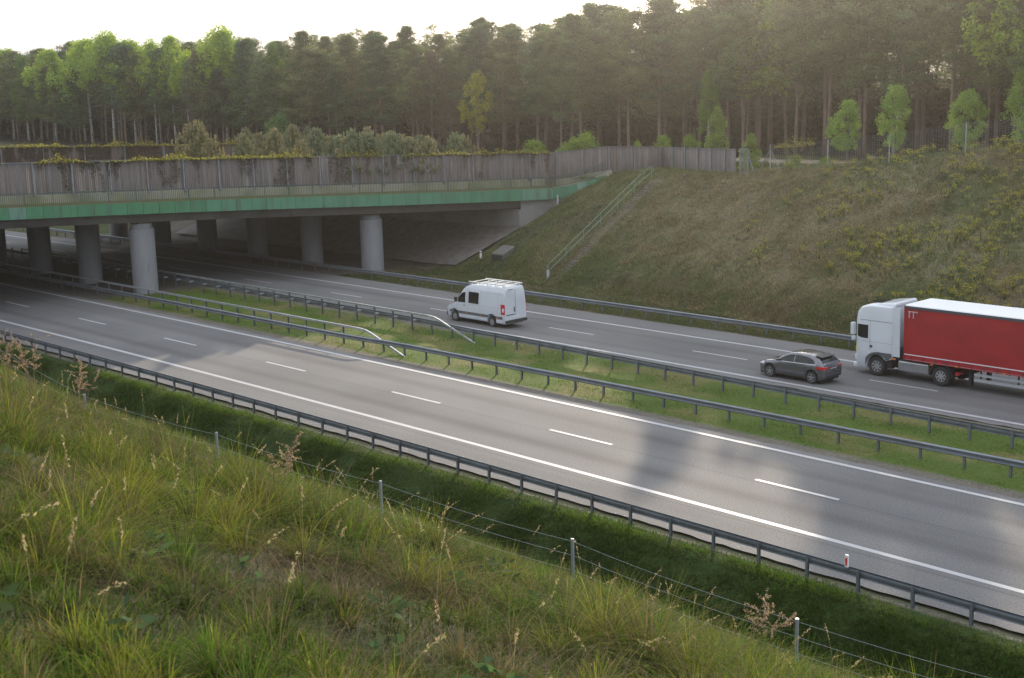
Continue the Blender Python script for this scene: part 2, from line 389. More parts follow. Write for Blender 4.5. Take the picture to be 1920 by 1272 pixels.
for L in LS:
    t = deck_top(L); h = fascia_h(L); x0 = edge_x(L); x1 = x0 - 46.0
    zb_ = t - h
    rings.append([BP(x0 - 0.02, L, t - 0.03), BP(x0 - 0.02, L, zb_ + 0.06), BP(x0 - 0.55, L, zb_ + 0.02), BP(x0 - 0.95, L, zb_ - 0.72),
                  BP(x1 + 0.95, L, zb_ - 0.72), BP(x1 + 0.55, L, zb_ + 0.02), BP(x1 + 0.02, L, zb_ + 0.06), BP(x1 + 0.02, L, t - 0.03)])
mb.loft(rings); mb.build('deck', concd, br)
# fascia panels of green glass-fibre plate, panel by panel
greens = [mat('green_panel_%s' % nme, c, 0.5, noise=(1.2, tuple(q * 0.72 for q in c), 0.45, 0.75), noise2=(1.6, (0.060, 0.085, 0.065), 0.56, 0.76), stretch=(1, 1, 0.12))
          for nme, c in (('bright', (0.055, 0.20, 0.095)), ('plain', (0.072, 0.215, 0.125)), ('faded', (0.125, 0.265, 0.19)), ('pale', (0.165, 0.30, 0.235)))]
def fascia(pts, seed, far=False):
    """pts list of (X, L, ztop, h) polyline; panels 1.1 m long"""
    rg = random.Random(seed); P = [Vector(BP(x, l, z)) for x, l, z, h in pts]; H = [q[3] for q in pts]
    cuts = []
    for i in range(len(P) - 1):
        n_ = max(1, round((P[i + 1] - P[i]).length / 1.3))
        for k in range(n_): cuts.append((P[i].lerp(P[i + 1], k / n_), H[i] + (H[i + 1] - H[i]) * k / n_))
    cuts.append((P[-1], H[-1])); cur = 1
    for i in range(len(cuts) - 1):
        if rg.random() < 0.22: cur = rg.choice([0, 1, 1, 2, 2, 3])
        a, ha = cuts[i]; b, hb = cuts[i + 1]; d = (b - a); d.z = 0; d.normalize(); nn = Vector((-d.y, d.x, 0)) * (-1 if not far else 1)
        o = nn * 0.06; g_ = d * 0.012
        m_ = MB()
        a2, b2 = a + g_, b - g_
        vs = [a2, b2, b2 - Vector((0, 0, hb)), a2 - Vector((0, 0, ha))]
        m_.add([v + o for v in vs] + [v for v in vs], [(0, 1, 2, 3), (4, 7, 6, 5), (0, 4, 5, 1), (1, 5, 6, 2), (2, 6, 7, 3), (3, 7, 4, 0)]); m_.build('edge_panel', greens[cur], br)
fl = [(edge_x(L), L, deck_top(L), fascia_h(L)) for L in LS if L >= 20]
wing = [(-90.14, 88.1, 5.28, 0.98), (-88.5, 88.32, 5.50, 0.98), (-86.4, 88.62, 6.05, 0.95), (-84.3, 88.9, 6.62, 0.95)]
fascia(fl, 3); fascia(wing, 8)
mb = MB(); mb.loft([[BP(edge_x(L) - 46.0, L, deck_top(L)), BP(edge_x(L) - 46.06, L, deck_top(L)), BP(edge_x(L) - 46.06, L, deck_top(L) - .9), BP(edge_x(L) - 46.0, L, deck_top(L) - .9)] for L in LS]); mb.build('edge_beam', greens[1], br)
# footing kerb carrying the timber screen, set back behind the walkway
def kerb(off, h0, h1, th, lats, m, name, sgn=1, base=0):
    mb = MB(); rings = []
    for L in lats:
        x0 = edge_x(L) - base - sgn * off; t = deck_top(L)
        rings.append([BP(x0, L, t + h0), BP(x0, L, t + h1), BP(x0 - sgn * th, L, t + h1), BP(x0 - sgn * th, L, t + h0)])
    mb.loft(rings); return mb.build(name, m, br)
cream = mat('mossy_concrete', (0.33, 0.32, 0.24), 0.9, noise=(0.55, (0.22, 0.23, 0.125), 0.40, 0.66), noise2=(0.3, (0.15, 0.15, 0.10), 0.52, 0.78), stretch=(1, 1, 0.6))
kerb(0.95, -0.05, 0.80, 0.35, LS, cream, 'kerb')
kerb(0.95, -0.05, 0.60, 0.35, LS, cream, 'kerb', -1, 46)
kerb(0.10, -0.03, 0.16, 0.85, LS, mat('walkway_moss', (0.14, 0.12, 0.07), 0.95, noise=(1.5, (0.10, 0.13, 0.04), 0.4, 0.6)), 'walkway')
# soil on the deck
mb = MB(); rings = []
for L in LS:
    x0 = edge_x(L) - 1.35; x1 = edge_x(L) - 44.65; t = deck_top(L) + 0.62
    rings.append([BP(x0, L, t - 0.5), BP(x0, L, t), BP((x0 + x1) / 2, L, t + 0.25), BP(x1, L, t), BP(x1, L, t - 0.5)])
mb.loft(rings); mb.build('planted_soil', mat('bridge_soil', (0.06, 0.065, 0.03), 0.95, noise=(1, (0.10, 0.08, 0.05), 0.4, 0.6), bump=0.8, bscale=3), br)
# wing kerb rising with the bank
mb = MB()
wk = [(-90.5, 88.35, 5.95), (-88.6, 88.95, 6.25), (-86.6, 89.15, 6.7), (-84.4, 89.3, 7.0)]
mb.loft([[BP(x, l, z), BP(x, l + .35, z), BP(x, l + .35, z - 1.2), BP(x, l, z - 1.2)] for x, l, z in wk]); mb.build('kerb', cream, br)
# wing wall and far abutment
mb = MB()
mb.loft([[BP(x, l + 0.12, z0), BP(x, l + .75, z0), BP(x, l + .75, z1), BP(x, l + 0.12, z1)] for x, l, z0, z1 in ((-91.3, 85.05, -1, 4.3), (-90.35, 88.05, -1, 4.55), (-88.5, 88.30, 1, 4.7), (-86.4, 88.6, 2, 5.25), (-84.4, 88.9, 3, 5.8))])
mb.build('wing_wall', conc, br)
mb = MB()
mb.box(0, 1, 0, 1, 0, 1); mb.v = []; mb.f = []
mb.loft([[BP(x, 85.0, -1), BP(x, 85.0, z1), BP(x, 86.0, z1), BP(x, 86.0, -1)] for x, z1 in ((-91.32, 3.55), (-138.5, 3.45))])
mb.build('abutment', conc, br)
for x in (-89.6, -88.2):                                              # drain pipes on the wing wall
    L_ = float(np.interp(x, [-91.3, -90.35, -88.5], [85.05, 88.05, 88.30])) - 0.02
    MB().tube([BP(x, L_, 4.7), BP(x, L_, 3.0)], 0.09).build('drain_pipe', mat('pipe_grey', (0.40, 0.40, 0.40), 0.5), br)
# slope paving under the span
px_ = np.linspace(-139, -92.3, 24); pl_ = np.linspace(78.2, 84.9, 8)
PX, PL = np.meshgrid(px_, pl_, indexing='ij'); PXs = PX + 0.2 * (PL - 78)
PZ = terrain(PXs, PL, False) + 0.22
Vp = np.stack([PXs, PL + K * (PXs + 60) ** 2, PZ], -1).reshape(-1, 3)
i_ = (np.arange(23)[:, None] * 8 + np.arange(7)[None, :]).ravel()
tagp(np_mesh('slope_paving', Vp, np.stack([i_, i_ + 8, i_ + 9, i_ + 1], 1), mat('slope_paving', (0.165, 0.15, 0.138), 0.9, noise=(1.5, (0.105, 0.095, 0.086), 0.4, 0.7), bump=0.4, bscale=3)), kind='structure')
# piers
pier0 = None
pier_me = None
def pier(X, L, top):
    global pier_me
    z0 = float(terrain(X, L, False)) - 0.3; h = top - z0
    m_ = MB()
    c = Vector(BP(X, L, 0)); r = 0.97; n = 28
    rings = []
    for z, q in ((z0, r), (top - 0.55, r), (top - 0.42, r * 0.97), (top - 0.38, r * 0.86), (top - 0.02, r * 0.86)):
        rings.append([(c.x + q * math.cos(2 * math.pi * k / n) * 1.0, c.y + q * math.sin(2 * math.pi * k / n), z) for k in range(n)])
    m_.loft(rings)
    o = m_.build('pier', pierm, br, smooth_=True, auto=35)
    b_ = MB(); b_.box(c.x - .5, c.x + .5, c.y - .5, c.y + .5, top - 0.04, top + 0.16); b_.build('bearing', conc, o)
for k in range(6): pier(-100.3 - 9.1 * k, 53.0, deck_top(53) - fascia_h(53) - 0.72 - 0.12)
for k in range(6): pier(-96.4 - 8.82 * k, 72.4, deck_top(72.4) - fascia_h(72.4) - 0.72 - 0.12)
# railing along the walkway edge
railg = mat('green_grey_rail', (0.060, 0.098, 0.085), 0.5, metal=0.3)
rl = MB(); bars = MB(); posts = MB()
LL = np.arange(12, 88.6, 0.14)
for L in LL:
    x = edge_x(L) - 0.12; t = deck_top(L)
    bars.bar(BP(x, L, t + 0.10), BP(x, L, t + 0.98), 0.028)
Lr = list(np.arange(12, 88.3, 2.0)) + [88.2]
for a in (0.12, 1.0):
    rl.tube([BP(edge_x(L) - 0.12, L, deck_top(L) + a) for L in Lr], 0.032 if a > .5 else 0.02, 6)
wr = [(-90.1, 88.25, 6.28), (-88.5, 88.5, 6.55), (-86.4, 88.75, 7.1), (-84.4, 88.95, 7.75)]
rl.tube([BP(*q) for q in wr], 0.03, 6); rl.tube([BP(q[0], q[1], q[2] - 0.85) for q in wr], 0.02, 6)
for i in range(len(wr) - 1):
    a, b = Vector(BP(*wr[i])), Vector(BP(*wr[i + 1])); n_ = int((b - a).length / 0.14)
    for k in range(n_):
        p = a.lerp(b, k / n_); bars.bar(p, p - Vector((0, 0, 0.86)), 0.022)
for L in Lr[:-1]: posts.bar(BP(edge_x(L) - 0.12, L, deck_top(L)), BP(edge_x(L) - 0.12, L, deck_top(L) + 1.0), 0.04)
rl.v_ = None
b0 = len(rl.v); rl.v += bars.v; rl.f += [tuple(i + b0 for i in f) for f in bars.f]
b0 = len(rl.v); rl.v += posts.v; rl.f += [tuple(i + b0 for i in f) for f in posts.f]
rl.build('railing', railg, br)

# ------------------------------------------------------------------ timber screens
wood = mat('weathered_wood', (1, 1, 1), 0.85, attr=True, noise=(1.4, (0.70, 0.66, 0.60), 0.35, 0.7), noise2=(7, (0.62, 0.60, 0.58), 0.5, 0.75), stretch=(3, 3, 0.35), bump=0.3, bscale=6)
galv = mat('galvanised_steel', (0.36, 0.385, 0.41), 0.45, metal=0.55, noise=(2.0, (0.28, 0.30, 0.32), 0.4, 0.7))
galvd = mat('dull_galvanised_steel', (0.20, 0.225, 0.255), 0.5, metal=0.45, noise=(1.2, (0.15, 0.165, 0.18), 0.35, 0.7), noise2=(9, (0.26, 0.27, 0.28), 0.55, 0.8))
galvp = mat('aged_galvanised_steel', (0.25, 0.265, 0.285), 0.55, metal=0.4, noise=(1.5, (0.17, 0.18, 0.195), 0.4, 0.7))
def screen(nodes, label, group, seed, step=2.85, foot=True, tint=(0.150, 0.133, 0.131)):
    """nodes: (X, L, zbase, ztop)"""
    rg = np.random.default_rng(seed); P = [Vector(W(n[0], n[1], 0)) for n in nodes]
    o0 = Vector(W(nodes[0][0], nodes[0][1], nodes[0][2]))
    root = empty('timber_screen', o0, label, 'fence', group)
    Vb, Fb, Cb = [], [], []; pst = []
    carry = 0.0
    for i in range(len(P) - 1):
        a, b = P[i], P[i + 1]; ln = (b - a).length; d = (b - a) / ln; nn = Vector((-d.y, d.x, 0))
        if nn.x < 0 and nn.y > 0: nn = nn
        nb = int(ln / 0.145); w_ = ln / nb
        for k in range(nb):
            t0, t1 = k / nb, (k + 1) / nb; gap = 0.006 if rg.random() > 0.06 else 0.02
            off = float(rg.uniform(0, 0.022)); cc = float(np.clip(rg.normal(1, 0.14), 0.6, 1.5)); wm = float(rg.normal(0, 0.035))
            zb0 = nodes[i][2] + (nodes[i + 1][2] - nodes[i][2]) * t0 - 0.05; zt0 = nodes[i][3] + (nodes[i + 1][3] - nodes[i][3]) * (t0 + t1) / 2 + float(rg.normal(0, 0.008))
            q0 = a + d * (ln * t0 + gap) + nn * off; q1 = a + d * (ln * t1 - gap) + nn * off
            bb = len(Vb)
            for q in (q0, q1, q1 + nn * 0.03, q0 + nn * 0.03):
                Vb.append((q.x - o0.x, q.y - o0.y, zb0 - o0.z)); Vb.append((q.x - o0.x, q.y - o0.y, zt0 - o0.z))
            for u, v_ in ((0, 1), (1, 2), (2, 3), (3, 0)): Fb.append((bb + 2 * u, bb + 2 * v_, bb + 2 * v_ + 1, bb + 2 * u + 1))
            Fb.append((bb + 1, bb + 3, bb + 5, bb + 7))
            Cb += [(tint[0] * cc * (1 + wm), tint[1] * cc, tint[2] * cc * (1 - wm))] * 8
        s = carry
        while s < ln:
            t = s / ln; zb0 = nodes[i][2] + (nodes[i + 1][2] - nodes[i][2]) * t; zt0 = nodes[i][3] + (nodes[i + 1][3] - nodes[i][3]) * t
            pst.append((a + d * s - nn * 0.07 if (d.x > 0) else a + d * s + nn * 0.07 * -1, zb0, zt0, nn)); s += step
        carry = s - ln
    np_mesh('boards', np.array(Vb), np.array(Fb), wood, root, col=np.array(Cb))
    for p, zb0, zt0, nn in pst:
        m_ = MB(); w2 = 0.05
        m_.box(-w2, w2, -w2, w2, -0.15, zt0 - zb0 + 0.03)
        if foot:
            m_.box(-.13, .13, -.13, .13, -0.15, -0.02); m_.bar((0, 0, 0.35), (-nn.x * 0.28, -nn.y * 0.28, -0.02), 0.05)
        q = m_.build('post', galvp, root); q.location = (p.x - o0.x, p.y - o0.y, zb0 - o0.z)
        q.rotation_euler = (0, 0, 0)
    MB()  # top rail
    tr_ = MB()
    for i in range(len(P) - 1):
        a, b = P[i] - o0, P[i + 1] - o0
        tr_.bar((a.x, a.y, nodes[i][3] + 0.02 - o0.z), (b.x, b.y, nodes[i + 1][3] + 0.02 - o0.z), 0.07, 0.04)
    tr_.build('cap_rail', galvd, root)
    return root
nodes_f = [(edge_x(L) - 1.1, L, deck_top(L) + 0.82, deck_top(L) + 3.18) for L in (12, 20, 28, 36, 44, 50, 56, 62, 68, 74, 80, 85)] + \
          [(-90.95, 88.6, 6.10, 8.36), (-88.6, 89.2, 6.30, 8.56), (-84.8, 89.45, 6.80, 9.00), (-84.4, 92.2, 6.62, 8.86), (-83.8, 95.8, 6.42, 8.58), (-70.0, 88.5, 7.10, 9.32)]
screen(nodes_f, 'long grey board fence above the green bridge edge, continuing along the bank top', 'timber screens', 11)
nodes_b = [(edge_x(L) - 45.0, L, deck_top(L) + 0.6, deck_top(L) + 2.75) for L in (12, 24, 36, 44, 50, 56, 62, 68, 74, 80, 88)]
screen(nodes_b, 'vine-covered brown board fence along the far side of the bridge', 'timber screens', 12, 4.2, False, (0.12, 0.09, 0.08))

# ------------------------------------------------------------------ wire fences
def wire_fence(pts, heights, zw, label, r_post, mesh=False, name='wire_fence', stays=()):
    o0 = Vector(pts[0]); root = empty(name, o0, label, 'fence')
    for i, (p, h) in enumerate(zip(pts, heights)):
        m_ = MB(); m_.tube([(0, 0, -0.3), (0, 0, h)], r_post, 10)
        m_.cyl((0, 0), r_post * .9, h - .02, h + 0.004, 10, r_post * .6)
        q = m_.build('post', galv, root, smooth_=True, auto=40); q.location = Vector(p) - o0
        if i in stays:
            for s_ in (-1, 1):
                d = (Vector(pts[min(i + 1, len(pts) - 1)]) - Vector(pts[max(0, i - 1)])); d.z = 0; d.normalize()
                e = d * s_ * 1.15; st = MB(); st.tube([(0, 0, h * 0.82), (e.x, e.y, -0.15)], r_post * .8, 8); st.build('stay', galvp, root).location = Vector(p) - o0
    for z in zw:
        m_ = MB()
        for i in range(len(pts) - 1):
            a, b = Vector(pts[i]) - o0, Vector(pts[i + 1]) - o0; ha, hb = heights[i] - z, heights[i + 1] - z; n_ = 6
            sag = 0.0 if mesh else 0.05
            m_.tube([a.lerp(b, t / n_) + Vector((0, 0, ha + (hb - ha) * t / n_ - sag * 4 * (t / n_) * (1 - t / n_))) for t in range(n_ + 1)], 0.0028 if mesh else 0.0022, 4, False)
        m_.build('wire', galv, root)
    if mesh:
        m_ = MB()
        for i in range(len(pts) - 1):
            a, b = Vector(pts[i]) - o0, Vector(pts[i + 1]) - o0; n_ = int((b - a).length / 0.2)
            for k in range(n_):
                p = a.lerp(b, k / n_); h = heights[i] + (heights[i + 1] - heights[i]) * k / n_
                m_.bar(p + Vector((0, 0, 0.02)), p + Vector((0, 0, h - 0.05)), 0.0045)
        m_.build('mesh_wires', galv, root)
    return root
fp = [(-34.5, 10.6, None), (-30.1, 11.4, None), (-25.8, 12.25, 10.90), (-22.0, 13.0, 10.67), (-18.0, 13.75, 10.43), (-14.2, 14.5, 10.17), (-10.5, 15.1, 9.81), (-6.6, 15.7, None), (-2.6, 16.3, None)]
pts, hs = [], []
for x, l, zt_ in fp:
    z0 = float(terrain(x, l)); pts.append(W(x, l, z0)); hs.append((zt_ - z0) if zt_ else 1.1)
wire_fence(pts, hs, (0.04, 0.26, 0.50, 0.76), 'low fence of thin steel posts and plain wires in the foreground grass', 0.026)
pts, hs = [], []
for x, l in ((-66.4, 88.2), (-61.0, 88.0), (-55.8, 88.0), (-49.9, 88.1), (-44.2, 88.2), (-38.6, 88.3)):
    pts.append(W(x, l, float(terrain(x, l)))); hs.append(2.1)
wire_fence(pts, hs, [0.03 + 0.16 * k for k in range(13)], 'tall wire mesh fence along the far bank top, before the small trees', 0.04, True, 'mesh_fence', (0,))
# gate at the end of the timber screen
z0 = float(terrain(-69.3, 88.4))
gt = empty('wire_gate', W(-69.7, 88.5, z0), 'narrow wire mesh gate in a steel frame at the end of the grey board fence', 'gate')
m_ = MB(); e1, e2 = Vector((0.15, 0, 0)), Vector((1.15, -0.25, 0))
for p in (e1, e2): m_.bar(p - Vector((0, 0, .2)), p + Vector((0, 0, 2.15)), 0.07)
m_.bar(e1 + Vector((0, 0, 2.12)), e2 + Vector((0, 0, 2.12)), 0.05); m_.bar(e2 + Vector((0, 0, 1.7)), e2 + Vector((0.9, -.2, -0.1)), 0.05); m_.build('frame', galvp, gt)
m_ = MB()
for k in range(14): m_.bar(e1 + Vector((0, 0, 0.1 + k * .15)), e2 + Vector((0, 0, 0.1 + k * .15)), 0.01)
for k in range(8): p = e1.lerp(e2, k / 8); m_.bar(p + Vector((0, 0, .05)), p + Vector((0, 0, 2.1)), 0.01)
m_.build('mesh_wires', galv, gt)

# ------------------------------------------------------------------ guardrails
WB = [(0, .440), (.015, .448), (.078, .478), (.080, .520), (.012, .565), (.012, .625), (.080, .670), (.078, .712), (.015, .742), (0, .750),
      (-.006, .744), (.006, .738), (.068, .706), (.070, .672), (.004, .630), (.004, .560), (.070, .518), (.068, .482), (.006, .452), (-.006, .446)]
def guardrail(Lf, X0, X1, side, label, post_at=0.0, double=False, group='guardrails along the carriageways'):
    xs_ = np.arange(X0, X1 + 0.01, 2.0)
    o0 = Vector(W(X0, Lf(X0), float(road_z(X0, Lf(X0))))); root = empty('guardrail', o0, label, 'guardrail', group)
    def zz(X): return float(road_z(X, Lf(X)))
    mb = MB(); off = (lambda X: float(np.interp(X, [-69, -64.5], [.42, .05]))) if double else (lambda X: .05)
    sweep(mb, [(X, Lf(X) + side * off(X), zz(X)) for X in xs_], [(side * a, b) for a, b in WB])
    rail = mb.build('rail', galvd, root, offset=o0, smooth_=True, auto=50)
    m_ = MB(); a, b, t = .05, .045, .008                            # one C-section post, shared by all
    m_.box(-a, a, -side * .0 - b, -b + t, -.45, .70); m_.box(-a, a, b - t, b, -.45, .70); m_.box(-a, -a + t, -b + t + .001, b - t - .001, -.45, .70)
    tall = MB(); tall.v = [(x_, y_, 1.06 if z_ > .5 else z_) for x_, y_, z_ in m_.v]; tall.f = list(m_.f)
    pm_ = m_.build('post', galvd, root); pm_.location = Vector(W(xs_[0], Lf(xs_[0]) - side * post_at, zz(xs_[0]))) - o0
    rg = random.Random(int(abs(X0)))
    for X in xs_[1:]:
        dbl = double and X < -68
        if dbl and tall is not None: tall_o = tall.build('post', galvd, root); tall = None; c = tall_o
        else: c = (tall_o if dbl else pm_).copy(); COL.objects.link(c); c.parent = root
        if dbl and X > -126:
            p = Vector(W(X, Lf(X) + side * .04, zz(X) + .60)); q = Vector(W(X, Lf(X) + side * (off(X) + .01), zz(X) + .60)); MB().bar(p - o0, q - o0, .10, .13).build('spacer', galv, root)
        c.location = Vector(W(X, Lf(X) - side * post_at, zz(X) + rg.uniform(-.01, .01))) - o0
        c.rotation_euler = (rg.uniform(-.02, .02), rg.uniform(-.025, .025), rg.uniform(-.05, .05))
    return root, zz, o0
L2f = lambda X: float(np.interp(X, [-190, -100, -60, -38, -20, 10], [49.6, 49.75, 49.95, 50.3, 50.6, 50.9]))
L3f = lambda X: float(np.interp(X, [-190, -100, -62, -38, -20, 10], [55.9, 55.5, 55.3, 54.55, 54.2, 54.0]))
guardrail(lambda X: 36.98, -186, 2, 1, 'guardrail along the nearest road edge, closest to the grassy foreground bank')
g2, z2, o2 = guardrail(L2f, -186, 2, -1, 'guardrail on the near edge of the grass median, facing the empty carriageway', double=True)
g3, z3, o3 = guardrail(L3f, -186, 2, 1, 'guardrail on the far median edge, just in front of the grey car', double=True)
guardrail(lambda X: 68.95, -186, 2, -1, 'guardrail behind the vehicles at the foot of the far bank')
bright = mat('bright_galvanised_steel', (0.46, 0.48, 0.50), 0.38, metal=0.6, noise=(1.5, (0.36, 0.38, 0.40), 0.4, 0.7))
def top_beam(root, o0, Lf, zz):
    BX = [(-.05, -.12), (-.05, 0), (.05, 0), (.05, -.12)]
    pts = [(X, Lf(X), zz(X) + 1.17) for X in np.arange(-128, -69, 2.0)] + [(-68.4, Lf(-68.4), zz(-68.4) + 1.17), (-67.7, Lf(-67.7), zz(-67.7) + 1.13), (-67.0, Lf(-67) - .01, zz(-67) + .96), (-65.4, Lf(-65.4) - .06, zz(-65.4) + .46), (-63.7, Lf(-63.7) - .12, zz(-63.7) - .06)]
    mb = MB(); sweep(mb, pts, BX); mb.build('buffer_beam', bright, root, offset=o0)
top_beam(g2, o2, L2f, z2); top_beam(g3, o3, L3f, z3)
# marker post on the near guardrail
white_p = mat('white_plastic', (0.75, 0.75, 0.74), 0.5); red_p = mat('red_reflector', (0.55, 0.03, 0.03), 0.3)
mk = empty('marker_post', W(-24.45, 36.98, float(road_z(-24.45, 37)) + .72), 'small white marker with a red stripe standing on the nearest guardrail', 'marker')
MB().box(-.06, .06, -.03, .03, 0, .42).build('body', white_p, mk, bevel=.01); MB().box(-.035, .035, -.036, -.031, .06, .32).build('reflector', red_p, mk)
MB().box(-.065, .065, -.034, .034, -.06, 0).build('bracket', galvd, mk)

# ------------------------------------------------------------------ steps with handrails, culvert, marker
st = empty('bank_steps', W(-78.5, 76.9, float(terrain(-78.5, 76.9, False))), 'narrow flight of weathered steps climbing the far bank beside the pale green handrail', 'steps')
so = Vector(st.location); m_ = MB()
A_, B_ = Vector((-78.6, 76.7)), Vector((-77.6, 87.6)); n_ = 42
for k in range(n_):
    t = k / n_; x, l = A_.lerp(B_, t); z = float(terrain(x, l, False)) + 0.03; p = Vector(W(x, l, z)) - so
    rgx = random.uniform(-.03, .03)
    m_.box(p.x - .42 + rgx, p.x + .42 + rgx, p.y - .02, p.y + .25, p.z - .2, p.z + .05 + random.uniform(-.015, .02))
m_.build('step', mat('step_concrete', (0.155, 0.13, 0.115), 0.9, noise=(3, (0.08, 0.065, 0.05), 0.4, 0.65)), st)
hrm = mat('pale_green_paint', (0.16, 0.27, 0.20), 0.4, metal=0.2)
hr = empty('handrail', W(-79.6, 76.9, float(terrain(-79.6, 76.9, False))), 'long pale green double handrail rising up the far bank to the board fence', 'handrail')
ho = Vector(hr.location); m_ = MB(); nodes = []
for k in range(13):
    t = k / 12; x, l = Vector((-79.7, 77.1)).lerp(Vector((-78.4, 88.0)), t); nodes.append(Vector(W(x, l, float(terrain(x, l, False)))) - ho)
topp = [p + Vector((0, 0, 1.08)) for p in nodes]; low = [p + Vector((0.0, 0, .55)) for p in nodes]
end = (topp[-1] + low[-1]) / 2 + Vector((0, .35, 0.05)); beg = (topp[0] + low[0]) / 2 + Vector((0, -.12, -0.05))
m_.tube([beg, (topp[0] + beg) / 2 + Vector((0, -.03, .1))] + topp + [end + Vector((0, -.1, .2)), end, end + Vector((0, -.12, -.2))] + low[::-1] + [(low[0] + beg) / 2, beg], 0.024, 8); m_.build('rail', hrm, hr, smooth_=True)
for k in range(0, 13, 2):
    MB().tube([nodes[k] - Vector((0, 0, .2)), topp[k]], 0.028, 8).build('post', hrm, hr)
MB().box(nodes[0].x - .09, nodes[0].x + .09, nodes[0].y - .12, nodes[0].y + .06, -.1, .75).build('end_post', mat('grey_paint', (0.42, 0.45, 0.46), 0.5), hr, bevel=.02)
cz = float(terrain(-88.0, 80.1, False))
cv = MB(); 
cs = empty('culvert_slab', W(-88.0, 79.8, cz), 'tilted concrete slab lying in the grass near the foot of the steps', 'slab')
cv.loft([[(-.75, -.6, -.35), (.75, -.6, -.35), (.75, -.6, .14), (-.75, -.6, .14)], [(-.75, .8, .1), (.75, .8, .1), (.75, .8, .72), (-.75, .8, .72)]]); cv.build('slab', mat('old_slab', (0.13, 0.125, 0.115), .9, noise=(3, (.09, .085, .075), .4, .7)), cs, bevel=.03)
MB().box(-.6, .6, -.68, -.603, -.30, .05).build('opening_shade', mat('hollow_shade', (0.03, 0.03, 0.03), 0.9), cs)  # solid dark block painting the shade of the culvert mouth
bz = float(terrain(-91.0, 80.0, False))
bo = empty('marker_bollard', W(-91.0, 80.0, bz), 'short white bollard in the grass by the end of the bridge', 'bollard')
MB().tube([(0, 0, -.1), (0, 0, .55)], .09, 12).build('body', white_p, bo, smooth_=True, auto=40); MB().cyl((0, 0), .10, .38, .46, 12).build('band', galvd, bo)

# ------------------------------------------------------------------ vehicles (local x runs rearwards, y<0 is the side seen)
tyre_m = mat('tyre_rubber', (0.022, 0.022, 0.023), 0.85); alloy = mat('alloy_grey', (0.34, 0.35, 0.36), 0.35, metal=0.7); hubm = mat('wheel_silver', (0.42, 0.43, 0.44), 0.4, metal=0.6)
glass_d = mat('dark_glass', (0.010, 0.012, 0.013), 0.10, spec=0.35); black_p = mat('black_plastic', (0.028, 0.029, 0.031), 0.55)
grey_pl = mat('grey_plastic', (0.095, 0.10, 0.11), 0.5); tail_red = mat('tail_lamp_red', (0.50, 0.012, 0.02), 0.18, coat=0.5); amber = mat('amber_marker', (0.70, 0.20, 0.02), 0.3)
lampm = mat('headlamp_clear', (0.62, 0.64, 0.66), 0.1, coat=0.8); chass = mat('chassis_black', (0.020, 0.020, 0.021), 0.8)
plate_m = mat('plate_white', (0.62, 0.62, 0.60), 0.4)
def wheel(par, x, y, r, w, spokes=5, rim=0.66, m_rim=None, out=-1):
    wo = MB(); n = 32; prof = [(r * rim, w / 2 - .01), (r * .93, w / 2), (r, w / 2 - .035), (r, -w / 2 + .035), (r * .93, -w / 2), (r * rim, -w / 2 + .01)]
    wo.loft([[(q * math.cos(2 * math.pi * k / n), yy, q * math.sin(2 * math.pi * k / n)) for q, yy in prof] for k in range(n)] + [[(q, yy, 0) for q, yy in prof]], caps=False)
    o = wo.build('wheel', tyre_m, par, smooth_=True, auto=40); o.location = (x, y, r)
    rm = MB(); yo = out * (w / 2 - .045)
    rm.ycyl((0, 0), r * rim * .5, yo, yo + out * .012, 28, r * rim * .5); rr = r * rim
    rm.ycyl((0, 0), rr * .24, yo, yo + out * .05, 14)
    for k in range(spokes):
        a = 2 * math.pi * k / spokes + .3
        rm.bar((rr * .15 * math.cos(a), yo + out * .03, rr * .15 * math.sin(a)), (rr * .96 * math.cos(a), yo + out * .025, rr * .96 * math.sin(a)), rr * .24, .03, (0, 1, 0))
    ring = [(rr, 0), (rr, .03), (rr * .9, .03), (rr * .9, 0)]
    rm.loft([[(q * math.cos(2 * math.pi * k / n), yo + out * yy, q * math.sin(2 * math.pi * k / n)) for q, yy in ring] for k in range(n + 1)], caps=False)
    bk = MB().ycyl((0, 0), rr * .98, yo - out * .02, yo + out * .003, 24); bk.build('hub_back', chass, o)
    rm.v = [(a, b + (out * .004), c) for a, b, c in rm.v]
    rm.build('rim', m_rim or alloy, o, smooth_=True, auto=30)
    return o
def lerp_sec(sec, z):
    for (y0, z0), (y1, z1) in zip(sec[1:], sec[2:]):
        if z0 <= z <= z1 or (z1 < z0 and z1 <= z <= z0):
            return y0 + (y1 - y0) * ((z - z0) / (z1 - z0) if z1 != z0 else 0)
    return sec[-2][0]
def side_pair(nm, m, par, *a, **k):
    for s in (-1, 1):
        q = MB(); side_panel(q, *a, both=False, **k)
        if s > 0: q.v = [(x, -y, z) for x, y, z in q.v]
        q.build(nm, m, par)
def side_panel(mb, secf, xs_, zlo, zhi, off=0.008, both=True, nz_=5):
    for s in ((-1, 1) if both else (-1,)):
        g = []
        for x in xs_:
            a, b = zlo(x), zhi(x); sc = secf(x)
            g.append([(x, s * (lerp_sec(sc, a + (b - a) * k / (nz_ - 1)) + off), a + (b - a) * k / (nz_ - 1)) for k in range(nz_)])
        fs = [(i * nz_ + k, (i + 1) * nz_ + k, (i + 1) * nz_ + k + 1, i * nz_ + k + 1) for i in range(len(xs_) - 1) for k in range(nz_ - 1)]
        mb.add([p for r in g for p in r], fs)
    return mb
def body(mb, secf, xs_):
    rings = []
    for x in xs_:
        h = secf(x); rings.append([(x, y, z) for y, z in h] + [(x, -y, z) for y, z in h[::-1][1:-1]])
    mb.loft(rings); return mb
